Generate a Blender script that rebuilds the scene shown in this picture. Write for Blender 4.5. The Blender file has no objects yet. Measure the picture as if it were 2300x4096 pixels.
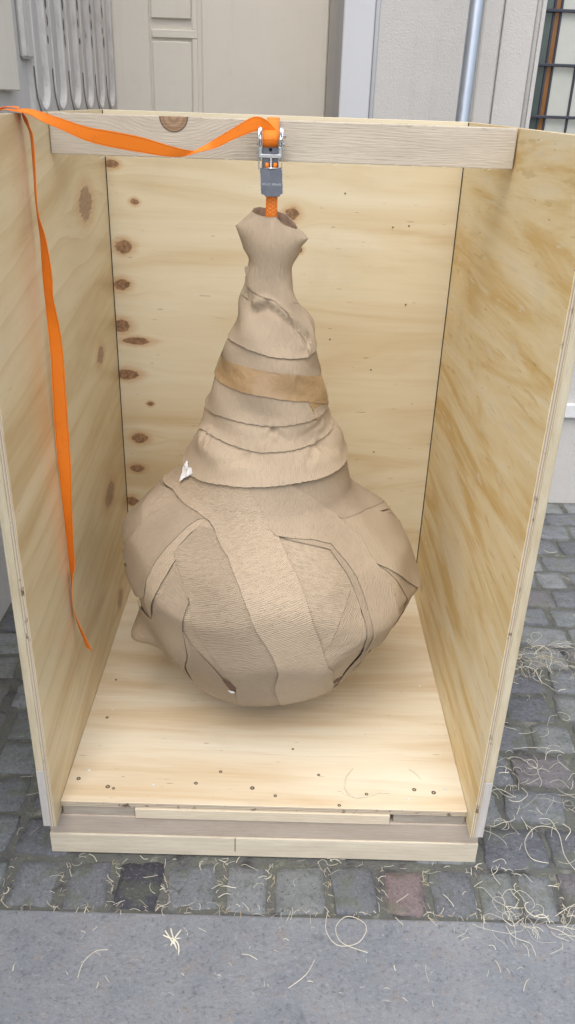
import bpy, bmesh, math, random
import numpy as np
from mathutils import Vector, Matrix
from mathutils.geometry import delaunay_2d_cdt

random.seed(7)
rng = np.random.default_rng(7)
scene = bpy.context.scene
COL = scene.collection

# ------------------------------------------------------------------ camera, sky, sun, exposure
cam_d = bpy.data.cameras.new('camera')
cam_d.sensor_fit = 'VERTICAL'
cam_d.sensor_height = 36.0
cam_d.lens = 28.674
cam_d.clip_start = 0.02
cam_d.clip_end = 200
cam = bpy.data.objects.new('camera', cam_d)
COL.objects.link(cam)
_r = Vector((0.9995032, 0.0050528, 0.0311098))
_d = Vector((0.0300532, -0.4501603, -0.8924419))
_f = Vector((0.0094951, 0.8929335, -0.4500885))
cam.matrix_world = Matrix(((_r.x, -_d.x, -_f.x, 0.5052), (_r.y, -_d.y, -_f.y, -1.4311),
                           (_r.z, -_d.z, -_f.z, 1.5147), (0, 0, 0, 1)))
scene.camera = cam

SUN_EL, SUN_AZ = math.radians(63), math.radians(194)     # azimuth measured clockwise from +y: high, behind the camera
world = bpy.data.worlds.new('World')
scene.world = world
world.use_nodes = True
wn, wl = world.node_tree.nodes, world.node_tree.links
sky = wn.new('ShaderNodeTexSky')
sky.sky_type = 'NISHITA'
sky.sun_disc = False
sky.sun_elevation = SUN_EL
sky.sun_rotation = SUN_AZ
sky.dust_density = 3.0
hsv = wn.new('ShaderNodeHueSaturation')
hsv.inputs['Saturation'].default_value = 0.46           # thin even cloud: a greyer sky
wl.new(sky.outputs[0], hsv.inputs['Color'])
wl.new(hsv.outputs[0], wn['Background'].inputs[0])
wn['Background'].inputs[1].default_value = 0.15

sun_d = bpy.data.lights.new('sun', 'SUN')
sun_d.energy = 0.85
sun_d.angle = math.radians(50)
sun_d.color = (1.0, 0.975, 0.95)
sun = bpy.data.objects.new('sun', sun_d)
COL.objects.link(sun)
_dir = Vector((math.sin(SUN_AZ) * math.cos(SUN_EL), math.cos(SUN_AZ) * math.cos(SUN_EL), math.sin(SUN_EL)))
sun.rotation_euler = _dir.to_track_quat('Z', 'Y').to_euler()

vs = scene.view_settings
vs.view_transform = 'Standard'
vs.look = 'None'
vs.gamma = 1.0
vs.use_curve_mapping = False
vs.exposure = 1.03

# ------------------------------------------------------------------ helpers
def tag(o, label=None, cat=None, group=None, kind=None):
    if label: o['label'] = label
    if cat: o['category'] = cat
    if group: o['group'] = group
    if kind: o['kind'] = kind
    return o

def empty(name, label, cat, loc=(0, 0, 0), group=None):
    o = bpy.data.objects.new(name, None)
    o.location = loc
    o.empty_display_size = 0.05
    COL.objects.link(o)
    return tag(o, label, cat, group)

def mesh_obj(name, verts, faces, mat, parent=None, smooth=False, uvs=None, mats=None, fmat=None):
    me = bpy.data.meshes.new(name)
    me.from_pydata([tuple(v) for v in verts], [], [tuple(f) for f in faces])
    for m in (mats or [mat]):
        me.materials.append(m)
    if fmat is not None:
        me.polygons.foreach_set('material_index', fmat)
    if smooth:
        me.polygons.foreach_set('use_smooth', [True] * len(me.polygons))
    if uvs is not None:
        uvl = me.uv_layers.new(name='UVMap')
        vi = np.empty(len(me.loops), dtype=np.int32)
        me.loops.foreach_get('vertex_index', vi)
        uvl.data.foreach_set('uv', np.asarray(uvs, dtype=np.float32)[vi].ravel())
    me.update()
    o = bpy.data.objects.new(name, me)
    COL.objects.link(o)
    if parent is not None:
        o.parent = parent
        o.location = -parent.location
    return o

def bm_obj(name, bm, mat, parent=None, smooth=False, mats=None):
    me = bpy.data.meshes.new(name)
    bm.normal_update()
    bm.to_mesh(me)
    bm.free()
    for m in (mats or [mat]):
        me.materials.append(m)
    if smooth:
        me.polygons.foreach_set('use_smooth', [True] * len(me.polygons))
    o = bpy.data.objects.new(name, me)
    COL.objects.link(o)
    if parent is not None:
        o.parent = parent
        o.location = -parent.location
    return o

def add_box(bm, x0, x1, y0, y1, z0, z1, bev=0.0, edge_axis=None, rough=0.0, seg=1):
    """box; faces whose normal is not along edge_axis get material index 1"""
    t = bmesh.new()
    bmesh.ops.create_cube(t, size=1)
    for v in t.verts:
        v.co = Vector((x0 + (v.co.x + .5) * (x1 - x0), y0 + (v.co.y + .5) * (y1 - y0), z0 + (v.co.z + .5) * (z1 - z0)))
    if edge_axis is not None:
        t.normal_update()
        for f in t.faces:
            f.material_index = 0 if abs(f.normal[edge_axis]) > .5 else 1
    if bev > 0:
        bmesh.ops.bevel(t, geom=list(t.edges), offset=bev, segments=seg, affect='EDGES', profile=.6)
    me = bpy.data.meshes.new('tmp')
    t.to_mesh(me)
    t.free()
    bm.from_mesh(me)
    bpy.data.meshes.remove(me)

def box(name, ext, mat, parent=None, bev=0.0012, mats=None, edge_axis=None, seg=1):
    bm = bmesh.new()
    add_box(bm, *ext, bev=bev, edge_axis=edge_axis, seg=seg)
    return bm_obj(name, bm, mat, parent, mats=mats)

def tube(bm, pts, rad, n=8, caps=True, mat=0):
    pts = [Vector(p) for p in pts]
    rads = rad if isinstance(rad, (list, tuple)) else [rad] * len(pts)
    rings = []
    up = None
    for i, p in enumerate(pts):
        d = (pts[min(i + 1, len(pts) - 1)] - pts[max(i - 1, 0)]).normalized()
        if up is None:
            up = Vector((0, 0, 1)) if abs(d.z) < .9 else Vector((1, 0, 0))
        a = d.cross(up).normalized()
        b = a.cross(d).normalized()
        up = b
        rings.append([bm.verts.new(p + (a * math.cos(2 * math.pi * k / n) + b * math.sin(2 * math.pi * k / n)) * rads[i]) for k in range(n)])
    for i in range(len(rings) - 1):
        for k in range(n):
            f = bm.faces.new((rings[i][k], rings[i][(k + 1) % n], rings[i + 1][(k + 1) % n], rings[i + 1][k]))
            f.material_index = mat
            f.smooth = True
    if caps:
        bm.faces.new(rings[0][::-1]).material_index = mat
        bm.faces.new(rings[-1]).material_index = mat

# ------------------------------------------------------------------ materials
class NT:
    def __init__(s, name, rough=0.6, spec=0.3):
        s.m = bpy.data.materials.new(name)
        s.m.use_nodes = True
        s.t = s.m.node_tree
        s.b = s.t.nodes['Principled BSDF']
        s.b.inputs['Roughness'].default_value = rough
        s.b.inputs['Specular IOR Level'].default_value = spec
    def n(s, kind, **kw):
        nd = s.t.nodes.new(kind)
        for k, v in kw.items():
            setattr(nd, k, v)
        return nd
    def put(s, sock, v):
        if hasattr(v, 'is_output') or isinstance(v, bpy.types.NodeSocket):
            s.t.links.new(v, sock)
        else:
            sock.default_value = v
    def math(s, op, a, b=0.0, c=None, clamp=False):
        nd = s.n('ShaderNodeMath', operation=op)
        nd.use_clamp = clamp
        s.put(nd.inputs[0], a)
        s.put(nd.inputs[1], b)
        if c is not None:
            s.put(nd.inputs[2], c)
        return nd.outputs[0]
    def vec(s, op, a, b=(0, 0, 0)):
        nd = s.n('ShaderNodeVectorMath', operation=op)
        s.put(nd.inputs[0], a)
        s.put(nd.inputs[1], b)
        return nd.outputs['Value'] if op in ('LENGTH', 'DISTANCE', 'DOT_PRODUCT') else nd.outputs[0]
    def noise(s, v, scale=1.0, detail=3.0, rough=0.55, dist=0.0, col=False):
        nd = s.n('ShaderNodeTexNoise')
        s.put(nd.inputs['Vector'], v)
        nd.inputs['Scale'].default_value = scale
        nd.inputs['Detail'].default_value = detail
        nd.inputs['Roughness'].default_value = rough
        nd.inputs['Distortion'].default_value = dist
        return nd.outputs['Color' if col else 'Fac']
    def ramp(s, fac, stops, interp='LINEAR'):
        nd = s.n('ShaderNodeValToRGB')
        nd.color_ramp.interpolation = interp
        el = nd.color_ramp.elements
        while len(el) < len(stops):
            el.new(0.5)
        for e, (p, c) in zip(el, stops):
            e.position = p
            e.color = c if len(c) == 4 else (*c, 1)
        s.put(nd.inputs[0], fac)
        return nd.outputs[0]
    def step(s, x, lo, hi):
        nd = s.n('ShaderNodeMapRange', interpolation_type='SMOOTHSTEP')
        s.put(nd.inputs[0], x)
        nd.inputs[1].default_value = lo
        nd.inputs[2].default_value = hi
        return nd.outputs[0]
    def mix(s, fac, a, b, mode='MIX'):
        nd = s.n('ShaderNodeMix', data_type='RGBA', blend_type=mode)
        nd.clamp_factor = True
        s.put(nd.inputs[0], fac)
        s.put(nd.inputs[6], a if not isinstance(a, tuple) else (*a[:3], 1))
        s.put(nd.inputs[7], b if not isinstance(b, tuple) else (*b[:3], 1))
        return nd.outputs[2]
    def obj(s):
        return s.n('ShaderNodeTexCoord').outputs['Object']
    def uv(s):
        return s.n('ShaderNodeTexCoord').outputs['UV']
    def sep(s, v):
        nd = s.n('ShaderNodeSeparateXYZ')
        s.put(nd.inputs[0], v)
        return nd.outputs
    def comb(s, x=0.0, y=0.0, z=0.0):
        nd = s.n('ShaderNodeCombineXYZ')
        s.put(nd.inputs[0], x)
        s.put(nd.inputs[1], y)
        s.put(nd.inputs[2], z)
        return nd.outputs[0]
    def rand(s):
        return s.n('ShaderNodeObjectInfo').outputs['Random']
    def bump(s, h, strength=0.5, dist=0.002):
        nd = s.n('ShaderNodeBump')
        nd.inputs['Strength'].default_value = strength
        nd.inputs['Distance'].default_value = dist
        s.put(nd.inputs['Height'], h)
        s.t.links.new(nd.outputs[0], s.b.inputs['Normal'])
    def base(s, c):
        s.put(s.b.inputs['Base Color'], c)
        return s

def ply_mat(name, al, ac, pale, mid, warm, knots=(), streak=0.5, off=0.0, grain=1.0, cath=0.4, slope=0.0, knot_col=(0.25, 0.13, 0.068), bands=(0.32, 0.5, 0.68), sliver=0.0, gloss=0.0):
    """rotary-cut plywood face: grain runs along axis `al`, `ac` is the axis across it"""
    t = NT(name, 0.52, 0.35)
    P = t.sep(t.obj())
    A, Cc = P[al], P[ac]
    wob = t.noise(t.comb(t.math('MULTIPLY', A, 34), t.math('MULTIPLY', Cc, 110), off), 1, 4, 0.6)
    if slope:
        Cc = t.math('ADD', Cc, t.math('MULTIPLY', A, slope))
    # knots push the grain aside
    kmask, halo, bend = None, None, None
    for (ka, kc, ra, rc) in knots:
        da = t.math('DIVIDE', t.math('SUBTRACT', P[al], ka), ra)
        dc = t.math('DIVIDE', t.math('SUBTRACT', P[ac], kc), rc)
        pw = 1.75
        r = t.math('POWER', t.math('ADD', t.math('POWER', t.math('ABSOLUTE', da), pw), t.math('POWER', t.math('ABSOLUTE', dc), pw)), 1 / pw)
        r = t.math('ADD', r, t.math('MULTIPLY', t.math('SUBTRACT', wob, 0.5), 1.1))
        k = t.step(r, 1.22, 0.98)
        h = t.step(r, 2.5, 0.9)
        g = t.math('MULTIPLY', t.math('MULTIPLY', t.math('SIGN', dc), t.step(r, 5.0, 0.8)), rc * 1.5)
        kmask = k if kmask is None else t.math('MAXIMUM', kmask, k)
        halo = h if halo is None else t.math('MAXIMUM', halo, h)
        bend = g if bend is None else t.math('ADD', bend, g)
    if bend is not None:
        Cc = t.math('SUBTRACT', Cc, bend)
    v = t.comb(t.math('MULTIPLY', A, 0.9 * grain), t.math('MULTIPLY', Cc, 7.0 * grain), off)
    big = t.noise(v, 1.0, 4, 0.55, 1.4)
    col = t.ramp(big, [(bands[0], pale), (bands[1], mid), (bands[2], warm)])
    # cathedral rings of the rotary cut
    w = t.n('ShaderNodeTexWave', wave_type='BANDS', bands_direction='Y', wave_profile='SAW')
    t.put(w.inputs['Vector'], t.comb(t.math('MULTIPLY', A, 1.6), t.math('MULTIPLY', Cc, 3.2), off * 1.7))
    w.inputs['Scale'].default_value = 1.2
    w.inputs['Distortion'].default_value = 5.0
    w.inputs['Detail'].default_value = 2.0
    w.inputs['Detail Scale'].default_value = 0.7
    ring = t.ramp(w.outputs['Fac'], [(0.0, (0, 0, 0)), (0.72, (0.15, 0.15, 0.15)), (0.97, (1, 1, 1)), (1.0, (0, 0, 0))])
    col = t.mix(t.math('MULTIPLY', ring, cath), col, warm)
    fine = t.noise(t.comb(t.math('MULTIPLY', A, 7), t.math('MULTIPLY', Cc, 190), off), 1, 3, 0.6)
    col = t.mix(t.math('MULTIPLY', t.step(fine, 0.52, 0.78), streak * 0.8), col, t.mix(0.6, warm, (0.12, 0.07, 0.035)))
    col = t.mix(t.math('MULTIPLY', t.step(fine, 0.47, 0.28), streak * 0.5), col, (0.86, 0.76, 0.58))
    if sliver:
        sl = t.noise(t.comb(t.math('MULTIPLY', A, 6), t.math('MULTIPLY', Cc, 50), off + 9), 1, 3, 0.55, 0.3)
        col = t.mix(t.math('MULTIPLY', t.step(sl, 0.60, 0.70), sliver), col, (0.74, 0.63, 0.44))
        col = t.mix(t.math('MULTIPLY', t.step(sl, 0.38, 0.30), sliver * 0.55), col, tuple(c * 0.86 for c in warm))
    # short dark resin ticks
    tick = t.noise(t.comb(t.math('MULTIPLY', A, 26), t.math('MULTIPLY', Cc, 160), off + 3), 1, 1, 0.4)
    col = t.mix(t.math('MULTIPLY', t.step(tick, 0.75, 0.80), 0.45), col, (0.16, 0.09, 0.05))
    if halo is not None:
        col = t.mix(t.math('MULTIPLY', halo, 0.6), col, (0.50, 0.27, 0.10))
        kc2 = t.mix(t.step(t.noise(t.vec('MULTIPLY', t.obj(), (120, 120, 120)), 1, 3), 0.3, 0.7), tuple(c * 0.40 for c in knot_col), tuple(c * 1.35 for c in knot_col))
        col = t.mix(t.math('MULTIPLY', kmask, 0.84), col, kc2)
    dirt = t.noise(t.vec('MULTIPLY', t.obj(), (3.1, 3.1, 3.1)), 1, 5, 0.6)
    col = t.mix(t.math('MULTIPLY', t.step(dirt, 0.52, 0.75), 0.18), col, (0.36, 0.29, 0.20))
    t.base(col)
    t.put(t.b.inputs['Roughness'], t.math('MULTIPLY_ADD', fine, 0.2, 0.40 - gloss * 0.16))
    t.b.inputs['Specular IOR Level'].default_value = 0.35 + gloss * 0.3
    t.bump(t.math('ADD', fine, t.math('MULTIPLY', big, 0.6)), 0.25, 0.0012)
    return t.m

def edge_mat(name, ax, plies=0.0024, c1=(0.52, 0.44, 0.33), c2=(0.20, 0.155, 0.11)):
    t = NT(name, 0.7, 0.2)
    P = t.obj()
    x = t.sep(P)[ax]
    n = t.noise(t.vec('MULTIPLY', P, (60, 60, 60)), 1, 3)
    f = t.math('FRACT', t.math('DIVIDE', t.math('ADD', x, t.math('MULTIPLY', n, 0.0012)), plies * 2))
    col = t.ramp(f, [(0.0, c2), (0.12, c2), (0.2, c1), (0.52, c1), (0.6, tuple(a * .55 + b * .45 for a, b in zip(c1, c2))), (0.98, tuple(a * .6 + b * .4 for a, b in zip(c1, c2))), (1.0, c2)])
    col = t.mix(t.step(t.noise(t.vec('MULTIPLY', P, (35, 35, 35)), 1, 4), 0.58, 0.7), col, (0.12, 0.085, 0.06))
    t.base(col)
    t.bump(n, 0.4, 0.001)
    return t.m

def plank_mat(name, al, ac, c1, c2, dark=(0.16, 0.12, 0.09), scale=1.0, knot=None, rough_saw=0.5, off=0.0, ringk=0.07):
    """sawn softwood: growth rings as long streaks, fuzzy saw marks"""
    t = NT(name, 0.72, 0.2)
    P = t.sep(t.obj())
    A, Cc = P[al], P[ac]
    w = t.noise(t.comb(t.math('MULTIPLY', A, 3.5 * scale), t.math('MULTIPLY', Cc, 14 * scale), off), 1, 2, 0.5)
    kmask = None
    if knot:
        ka, kc, r0 = knot
        da = t.math('SUBTRACT', A, ka)
        dc = t.math('SUBTRACT', Cc, kc)
        r = t.math('SQRT', t.math('ADD', t.math('MULTIPLY', da, da), t.math('MULTIPLY', dc, dc)))
        r = t.math('DIVIDE', r, r0)
        kmask = r
        Cc = t.math('ADD', Cc, t.math('MULTIPLY', t.step(r, 5.5, 1.0), 0.035))
    rings = t.math('SINE', t.math('MULTIPLY_ADD', t.math('ADD', Cc, t.math('MULTIPLY', w, 0.035)), 900 * scale, off * 7))
    rings = t.math('MULTIPLY_ADD', rings, 0.5, 0.5)
    fine = t.noise(t.comb(t.math('MULTIPLY', A, 22), t.math('MULTIPLY', Cc, 420), off), 1, 3, 0.65)
    blot = t.noise(t.comb(t.math('MULTIPLY', A, 6), t.math('MULTIPLY', Cc, 24), off + 5), 1, 4, 0.6)
    col = t.mix(t.step(blot, 0.3, 0.7), c1, c2)
    col = t.mix(t.math('MULTIPLY', rings, ringk), col, dark)
    col = t.mix(t.math('MULTIPLY', t.step(fine, 0.5, 0.75), 0.22), col, dark)
    col = t.mix(t.math('MULTIPLY', t.step(fine, 0.45, 0.25), 0.3), col, (0.66, 0.60, 0.52))
    if kmask is not None:
        kc2 = t.mix(t.math('MULTIPLY_ADD', t.math('SINE', t.math('MULTIPLY', kmask, 14)), 0.5, 0.5), (0.27, 0.17, 0.10), (0.36, 0.25, 0.16))
        col = t.mix(t.step(kmask, 1.04, 0.96), col, kc2)
        ringm = t.math('MULTIPLY', t.step(kmask, 0.92, 0.99), t.step(kmask, 1.1, 1.02))
        col = t.mix(t.math('MULTIPLY', ringm, 0.85), col, (0.07, 0.045, 0.03))
    t.base(col)
    t.bump(t.math('ADD', fine, t.math('MULTIPLY', rings, 0.12)), rough_saw, 0.0015)
    return t.m

def paper_mat(name, c, strength, fx, fy, var=0.22):
    """creped kraft paper, crepe ridges run along U"""
    t = NT(name, 0.78, 0.18)
    U = t.sep(t.uv())
    ph = t.noise(t.comb(t.math('MULTIPLY', U[0], fx), t.math('MULTIPLY', U[1], fx * 2.6)), 1, 2, 0.5)
    amp = t.noise(t.comb(t.math('MULTIPLY', U[0], fx * 1.5), t.math('MULTIPLY', U[1], fx * 3.5), 5.0), 1, 2, 0.6)
    cre = t.math('MULTIPLY', t.math('SINE', t.math('MULTIPLY_ADD', ph, 9.0, t.math('MULTIPLY', U[1], fy))), t.step(amp, 0.25, 0.75))
    fib = t.noise(t.vec('MULTIPLY', t.obj(), (260, 260, 260)), 1, 3, 0.6)
    big = t.noise(t.vec('MULTIPLY', t.obj(), (7, 7, 7)), 1, 3, 0.5)
    col = t.mix(big, tuple(x * (1 - var * .7) for x in c), tuple(x * (1 + var * .7) for x in c))
    col = t.mix(t.math('MULTIPLY', t.step(fib, 0.5, 0.8), 0.25), col, tuple(x * 0.72 for x in c))
    r = t.math('MULTIPLY_ADD', t.rand(), var, 1 - var * 0.5)
    m = t.n('ShaderNodeMix', data_type='RGBA', blend_type='MULTIPLY')
    m.inputs[0].default_value = 1
    t.put(m.inputs[6], col)
    t.put(m.inputs[7], t.comb(r, r, r))
    t.base(m.outputs[2])
    t.bump(t.math('ADD', t.math('MULTIPLY', cre, 1.0), t.math('MULTIPLY', fib, 0.15)), strength, 0.0016)
    return t.m

def plaster_mat(name, c, c2, grainy=0.5, stain=0.3, gscale=240):
    t = NT(name, 0.85, 0.2)
    P = t.obj()
    big = t.noise(P, 1.7, 5, 0.6)
    mid = t.noise(P, 14, 4, 0.6)
    g = t.noise(P, gscale, 3, 0.7)
    col = t.mix(t.step(big, 0.3, 0.7), c, c2)
    col = t.mix(t.math('MULTIPLY', t.step(mid, 0.55, 0.8), stain), col, tuple(x * 0.72 for x in c))
    run = t.noise(t.vec('MULTIPLY', P, (16, 16, 0.9)), 1, 4, 0.6)
    col = t.mix(t.math('MULTIPLY', t.step(run, 0.55, 0.8), stain * 0.8), col, tuple(x * 0.66 for x in c2))
    col = t.mix(t.math('MULTIPLY', t.step(g, 0.6, 0.75), 0.25), col, tuple(x * 0.7 for x in c))
    t.base(col)
    t.bump(t.math('ADD', t.math('MULTIPLY', g, 0.8), t.math('MULTIPLY', mid, 0.5)), grainy, 0.004)
    return t.m

def plain(name, c, rough=0.5, metal=0.0, spec=0.4, nscale=80, var=0.25, bump=0.0):
    t = NT(name, rough, spec)
    t.b.inputs['Metallic'].default_value = metal
    n = t.noise(t.obj(), nscale, 4, 0.6)
    t.base(t.mix(n, tuple(x * (1 - var) for x in c), tuple(min(1, x * (1 + var)) for x in c)))
    if metal:
        t.put(t.b.inputs['Roughness'], t.math('MULTIPLY_ADD', n, 0.25, rough - 0.1))
    if bump:
        t.bump(n, bump, 0.002)
    return t.m

PALE, MID, WARM = (0.72, 0.58, 0.37), (0.62, 0.47, 0.27), (0.50, 0.33, 0.155)
BK_KNOTS = [(0.0163, 1.3449, 0.0170, 0.0100), (0.0742, 1.2496, 0.0104, 0.0076), (0.036, 1.1278, 0.0224, 0.016), (0.0251, 1.0215, 0.0205, 0.0143),
            (0.0178, 0.9002, 0.0235, 0.0170), (0.0592, 0.856, 0.0370, 0.0100), (0.0282, 0.7513, 0.0300, 0.0150), (0.0922, 0.6588, 0.009, 0.007),
            (0.0543, 0.5434, 0.0222, 0.0140), (0.04, 0.4382, 0.0212, 0.0120), (0.0168, 0.32, 0.0192, 0.0140), (0.5151, 1.2321, 0.0180, 0.0150), (0.5355, 1.1339, 0.011, 0.008)]
LK_KNOTS = [(0.7202, 1.2713, 0.062, 0.036), (0.7627, 0.8738, 0.036, 0.022), (0.749, 0.4575, 0.060, 0.032), (0.7856, 0.0699, 0.034, 0.026)]
M = {}
M['ply_back'] = ply_mat('pale_plywood_back', 0, 2, (0.73, 0.65, 0.475), (0.69, 0.595, 0.405), (0.60, 0.465, 0.27), BK_KNOTS, 0.12, 1.3, cath=0.05)
M['ply_left'] = ply_mat('plywood_left', 1, 2, (0.71, 0.61, 0.405), (0.66, 0.545, 0.33), (0.53, 0.385, 0.19), LK_KNOTS, 0.10, 4.1, cath=0.42, slope=-0.12, gloss=1.0, knot_col=(0.27, 0.15, 0.09))
M['ply_right'] = ply_mat('plywood_right', 1, 2, (0.82, 0.71, 0.48), (0.78, 0.63, 0.36), (0.66, 0.46, 0.18), (), 0.16, 7.7, grain=1.25, cath=0.06, slope=0.03, sliver=0.95, bands=(0.38, 0.5, 0.64))
M['ply_floor'] = ply_mat('plywood_floor', 0, 1, (0.70, 0.64, 0.51), (0.665, 0.58, 0.435), (0.58, 0.455, 0.295), (), 0.22, 11.2, cath=0.25)
M['ply_edge_x'] = edge_mat('plywood_edge_side', 0)
M['ply_edge_y'] = edge_mat('plywood_edge_back', 1)
M['ply_edge_z'] = edge_mat('plywood_edge_floor', 2, 0.0026)
M['beam'] = plank_mat('grey_sawn_beam', 0, 2, (0.56, 0.495, 0.40), (0.49, 0.43, 0.345), knot=(0.2609, 1.4780, 0.0285), off=0.0, rough_saw=0.8)
M['skid_light'] = plank_mat('pale_sawn_skid', 0, 2, (0.58, 0.52, 0.41), (0.50, 0.44, 0.34), off=2.0, scale=0.55)
M['skid_pink'] = plank_mat('pinkish_sawn_skid', 0, 2, (0.42, 0.355, 0.29), (0.37, 0.31, 0.25), off=3.0, scale=0.8)
M['board_light'] = plank_mat('pale_packing_board', 0, 2, (0.60, 0.52, 0.39), (0.54, 0.46, 0.34), off=4.0, scale=0.9)
M['board_grey'] = plank_mat('grey_packing_board', 0, 2, (0.36, 0.315, 0.255), (0.28, 0.24, 0.20), off=5.0, scale=0.5)
M['batten'] = plank_mat('pale_batten', 2, 0, (0.52, 0.46, 0.335), (0.44, 0.37, 0.245), off=6.0, scale=0.4)
M['batten_grey'] = plank_mat('grey_end_grain', 2, 0, (0.48, 0.455, 0.425), (0.42, 0.395, 0.365), off=7.0, scale=0.5)
M['screw'] = plain('screw_steel', (0.16, 0.13, 0.10), 0.45, 0.6, nscale=400)
M['screw_bright'] = plain('bright_screw_steel', (0.75, 0.75, 0.72), 0.35, 0.6, nscale=400)
KR = (0.375, 0.294, 0.208)
M['paper_crepe'] = paper_mat('creped_kraft_paper', KR, 0.60, 42, 1500)
M['paper_soft'] = paper_mat('softly_creped_kraft_paper', (0.376, 0.296, 0.210), 0.46, 42, 1550)
M['paper_gap_dark'] = plain('torn_paper_and_gap_shade', (0.13, 0.075, 0.05), 0.85, nscale=120)  # torn paper pieces, and the painted shade of a gap in the wrapping
M['paper_in'] = paper_mat('inside_of_kraft_paper', (0.36, 0.26, 0.185), 0.5, 30, 330)
M['white_tape'] = plain('white_torn_paper', (0.80, 0.80, 0.82), 0.45, nscale=160, var=0.12, bump=0.4)
M['straw'] = plain('wood_wool', (0.64, 0.60, 0.49), 0.7, nscale=60, var=0.25)
M['straw_dull'] = plain('dull_wood_wool', (0.46, 0.38, 0.25), 0.75, nscale=40, var=0.35)
# brown parcel tape: smooth film with creases
t = NT('brown_parcel_tape', 0.28, 0.5)
cr = t.noise(t.obj(), 26, 4, 0.6, 1.5)
t.base(t.mix(cr, (0.27, 0.175, 0.085), (0.37, 0.25, 0.135)))
t.bump(cr, 0.45, 0.006)
M['tape'] = t.m
# orange webbing: woven ribs across the strap
t = NT('orange_webbing', 0.5, 0.35)
U = t.sep(t.uv())
rib = t.math('MULTIPLY_ADD', t.math('SINE', t.math('MULTIPLY', U[1], 2800)), 0.5, 0.5)
nn = t.noise(t.obj(), 500, 2)
oc = t.mix(t.math('MULTIPLY', rib, 0.35), (0.92, 0.235, 0.012), (0.62, 0.12, 0.006))
sel = t.math('ABSOLUTE', t.math('SUBTRACT', U[0], 0.0125))
oc = t.mix(t.math('MULTIPLY', t.math('MULTIPLY', t.step(sel, 0.0092, 0.0098), t.step(sel, 0.0112, 0.0106)), 0.5), oc, (0.50, 0.085, 0.005))
oc = t.mix(t.math('MULTIPLY', t.step(t.noise(t.obj(), 45, 4, 0.65), 0.52, 0.75), 0.28), oc, (0.45, 0.12, 0.03))
t.base(oc)
t.bump(t.math('ADD', rib, nn), 0.5, 0.0008)
M['orange'] = t.m
M['stitch'] = plain('pale_stitching', (0.85, 0.50, 0.25), 0.6, nscale=300)
M['zinc'] = plain('zinc_plated_steel', (0.72, 0.74, 0.77), 0.26, 1.0, nscale=120, var=0.12)
M['steel_dark'] = plain('dull_handle_steel', (0.20, 0.215, 0.25), 0.42, 0.85, nscale=70, var=0.25)
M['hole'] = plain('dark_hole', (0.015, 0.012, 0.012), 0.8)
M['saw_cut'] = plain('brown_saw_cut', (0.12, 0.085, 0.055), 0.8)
M['print'] = plain('stamped_lettering', (0.50, 0.52, 0.56), 0.5, 0.3)
t = NT('galvanised_tube', 0.36, 0.5)
t.b.inputs['Metallic'].default_value = 0.9
g1 = t.noise(t.vec('MULTIPLY', t.obj(), (55, 55, 12)), 1, 4, 0.65)
t.base(t.mix(g1, (0.34, 0.375, 0.43), (0.52, 0.56, 0.62)))
t.put(t.b.inputs['Roughness'], t.math('MULTIPLY_ADD', g1, 0.3, 0.24))
t.bump(g1, 0.12, 0.002)
M['galv'] = t.m
M['wall'] = plaster_mat('grey_beige_painted_render', (0.82, 0.765, 0.675), (0.78, 0.73, 0.645), 0.45, 0.16)
M['wall_right'] = plaster_mat('grainy_grey_render', (0.53, 0.51, 0.485), (0.49, 0.475, 0.455), 0.85, 0.15, 170)
M['wall_smooth'] = plaster_mat('smooth_pale_paint', (0.56, 0.565, 0.585), (0.54, 0.545, 0.56), 0.2, 0.12)
M['wall_left'] = plaster_mat('weathered_grey_stone_paint', (0.68, 0.655, 0.63), (0.61, 0.59, 0.57), 0.6, 0.35)
M['ledge'] = plaster_mat('white_painted_ledge', (0.66, 0.66, 0.66), (0.62, 0.62, 0.62), 0.3, 0.1)
# pitted ribs of the carving
t = NT('pitted_carved_stone', 0.9, 0.15)
P = t.obj()
pit = t.noise(t.vec('MULTIPLY', P, (38, 38, 11)), 1, 4, 0.65)
g = t.noise(P, 200, 3, 0.7)
col = t.mix(t.step(pit, 0.40, 0.62), (0.68, 0.655, 0.625), (0.60, 0.575, 0.55))
col = t.mix(t.math('MULTIPLY', t.step(pit, 0.66, 0.72), 0.7), col, (0.22, 0.195, 0.175))  # shade inside the pits is put into the colour
t.base(col)
t.bump(t.math('SUBTRACT', t.math('MULTIPLY', g, 0.3), t.math('MULTIPLY', t.step(pit, 0.58, 0.72), 0.5)), 0.6, 0.008)
M['pitted'] = t.m
M['groove'] = plaster_mat('groove_pit_shade', (0.15, 0.135, 0.125), (0.20, 0.185, 0.175), 0.6, 0.4)  # dark colour painting the shade of grooves and pits
M['pane'] = plain('pale_leaded_glass', (0.46, 0.465, 0.42), 0.16, 0.0, 0.6, nscale=9, var=0.18)
M['pane_green'] = plain('dark_green_glass', (0.060, 0.085, 0.080), 0.14, 0.0, 0.6, nscale=14, var=0.3)
M['pane_orange'] = plain('amber_glass', (0.20, 0.085, 0.022), 0.18, 0.0, 0.5, nscale=20, var=0.3)
M['lead'] = plain('dark_lead_came', (0.055, 0.058, 0.075), 0.5, 0.4, nscale=90)
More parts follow.
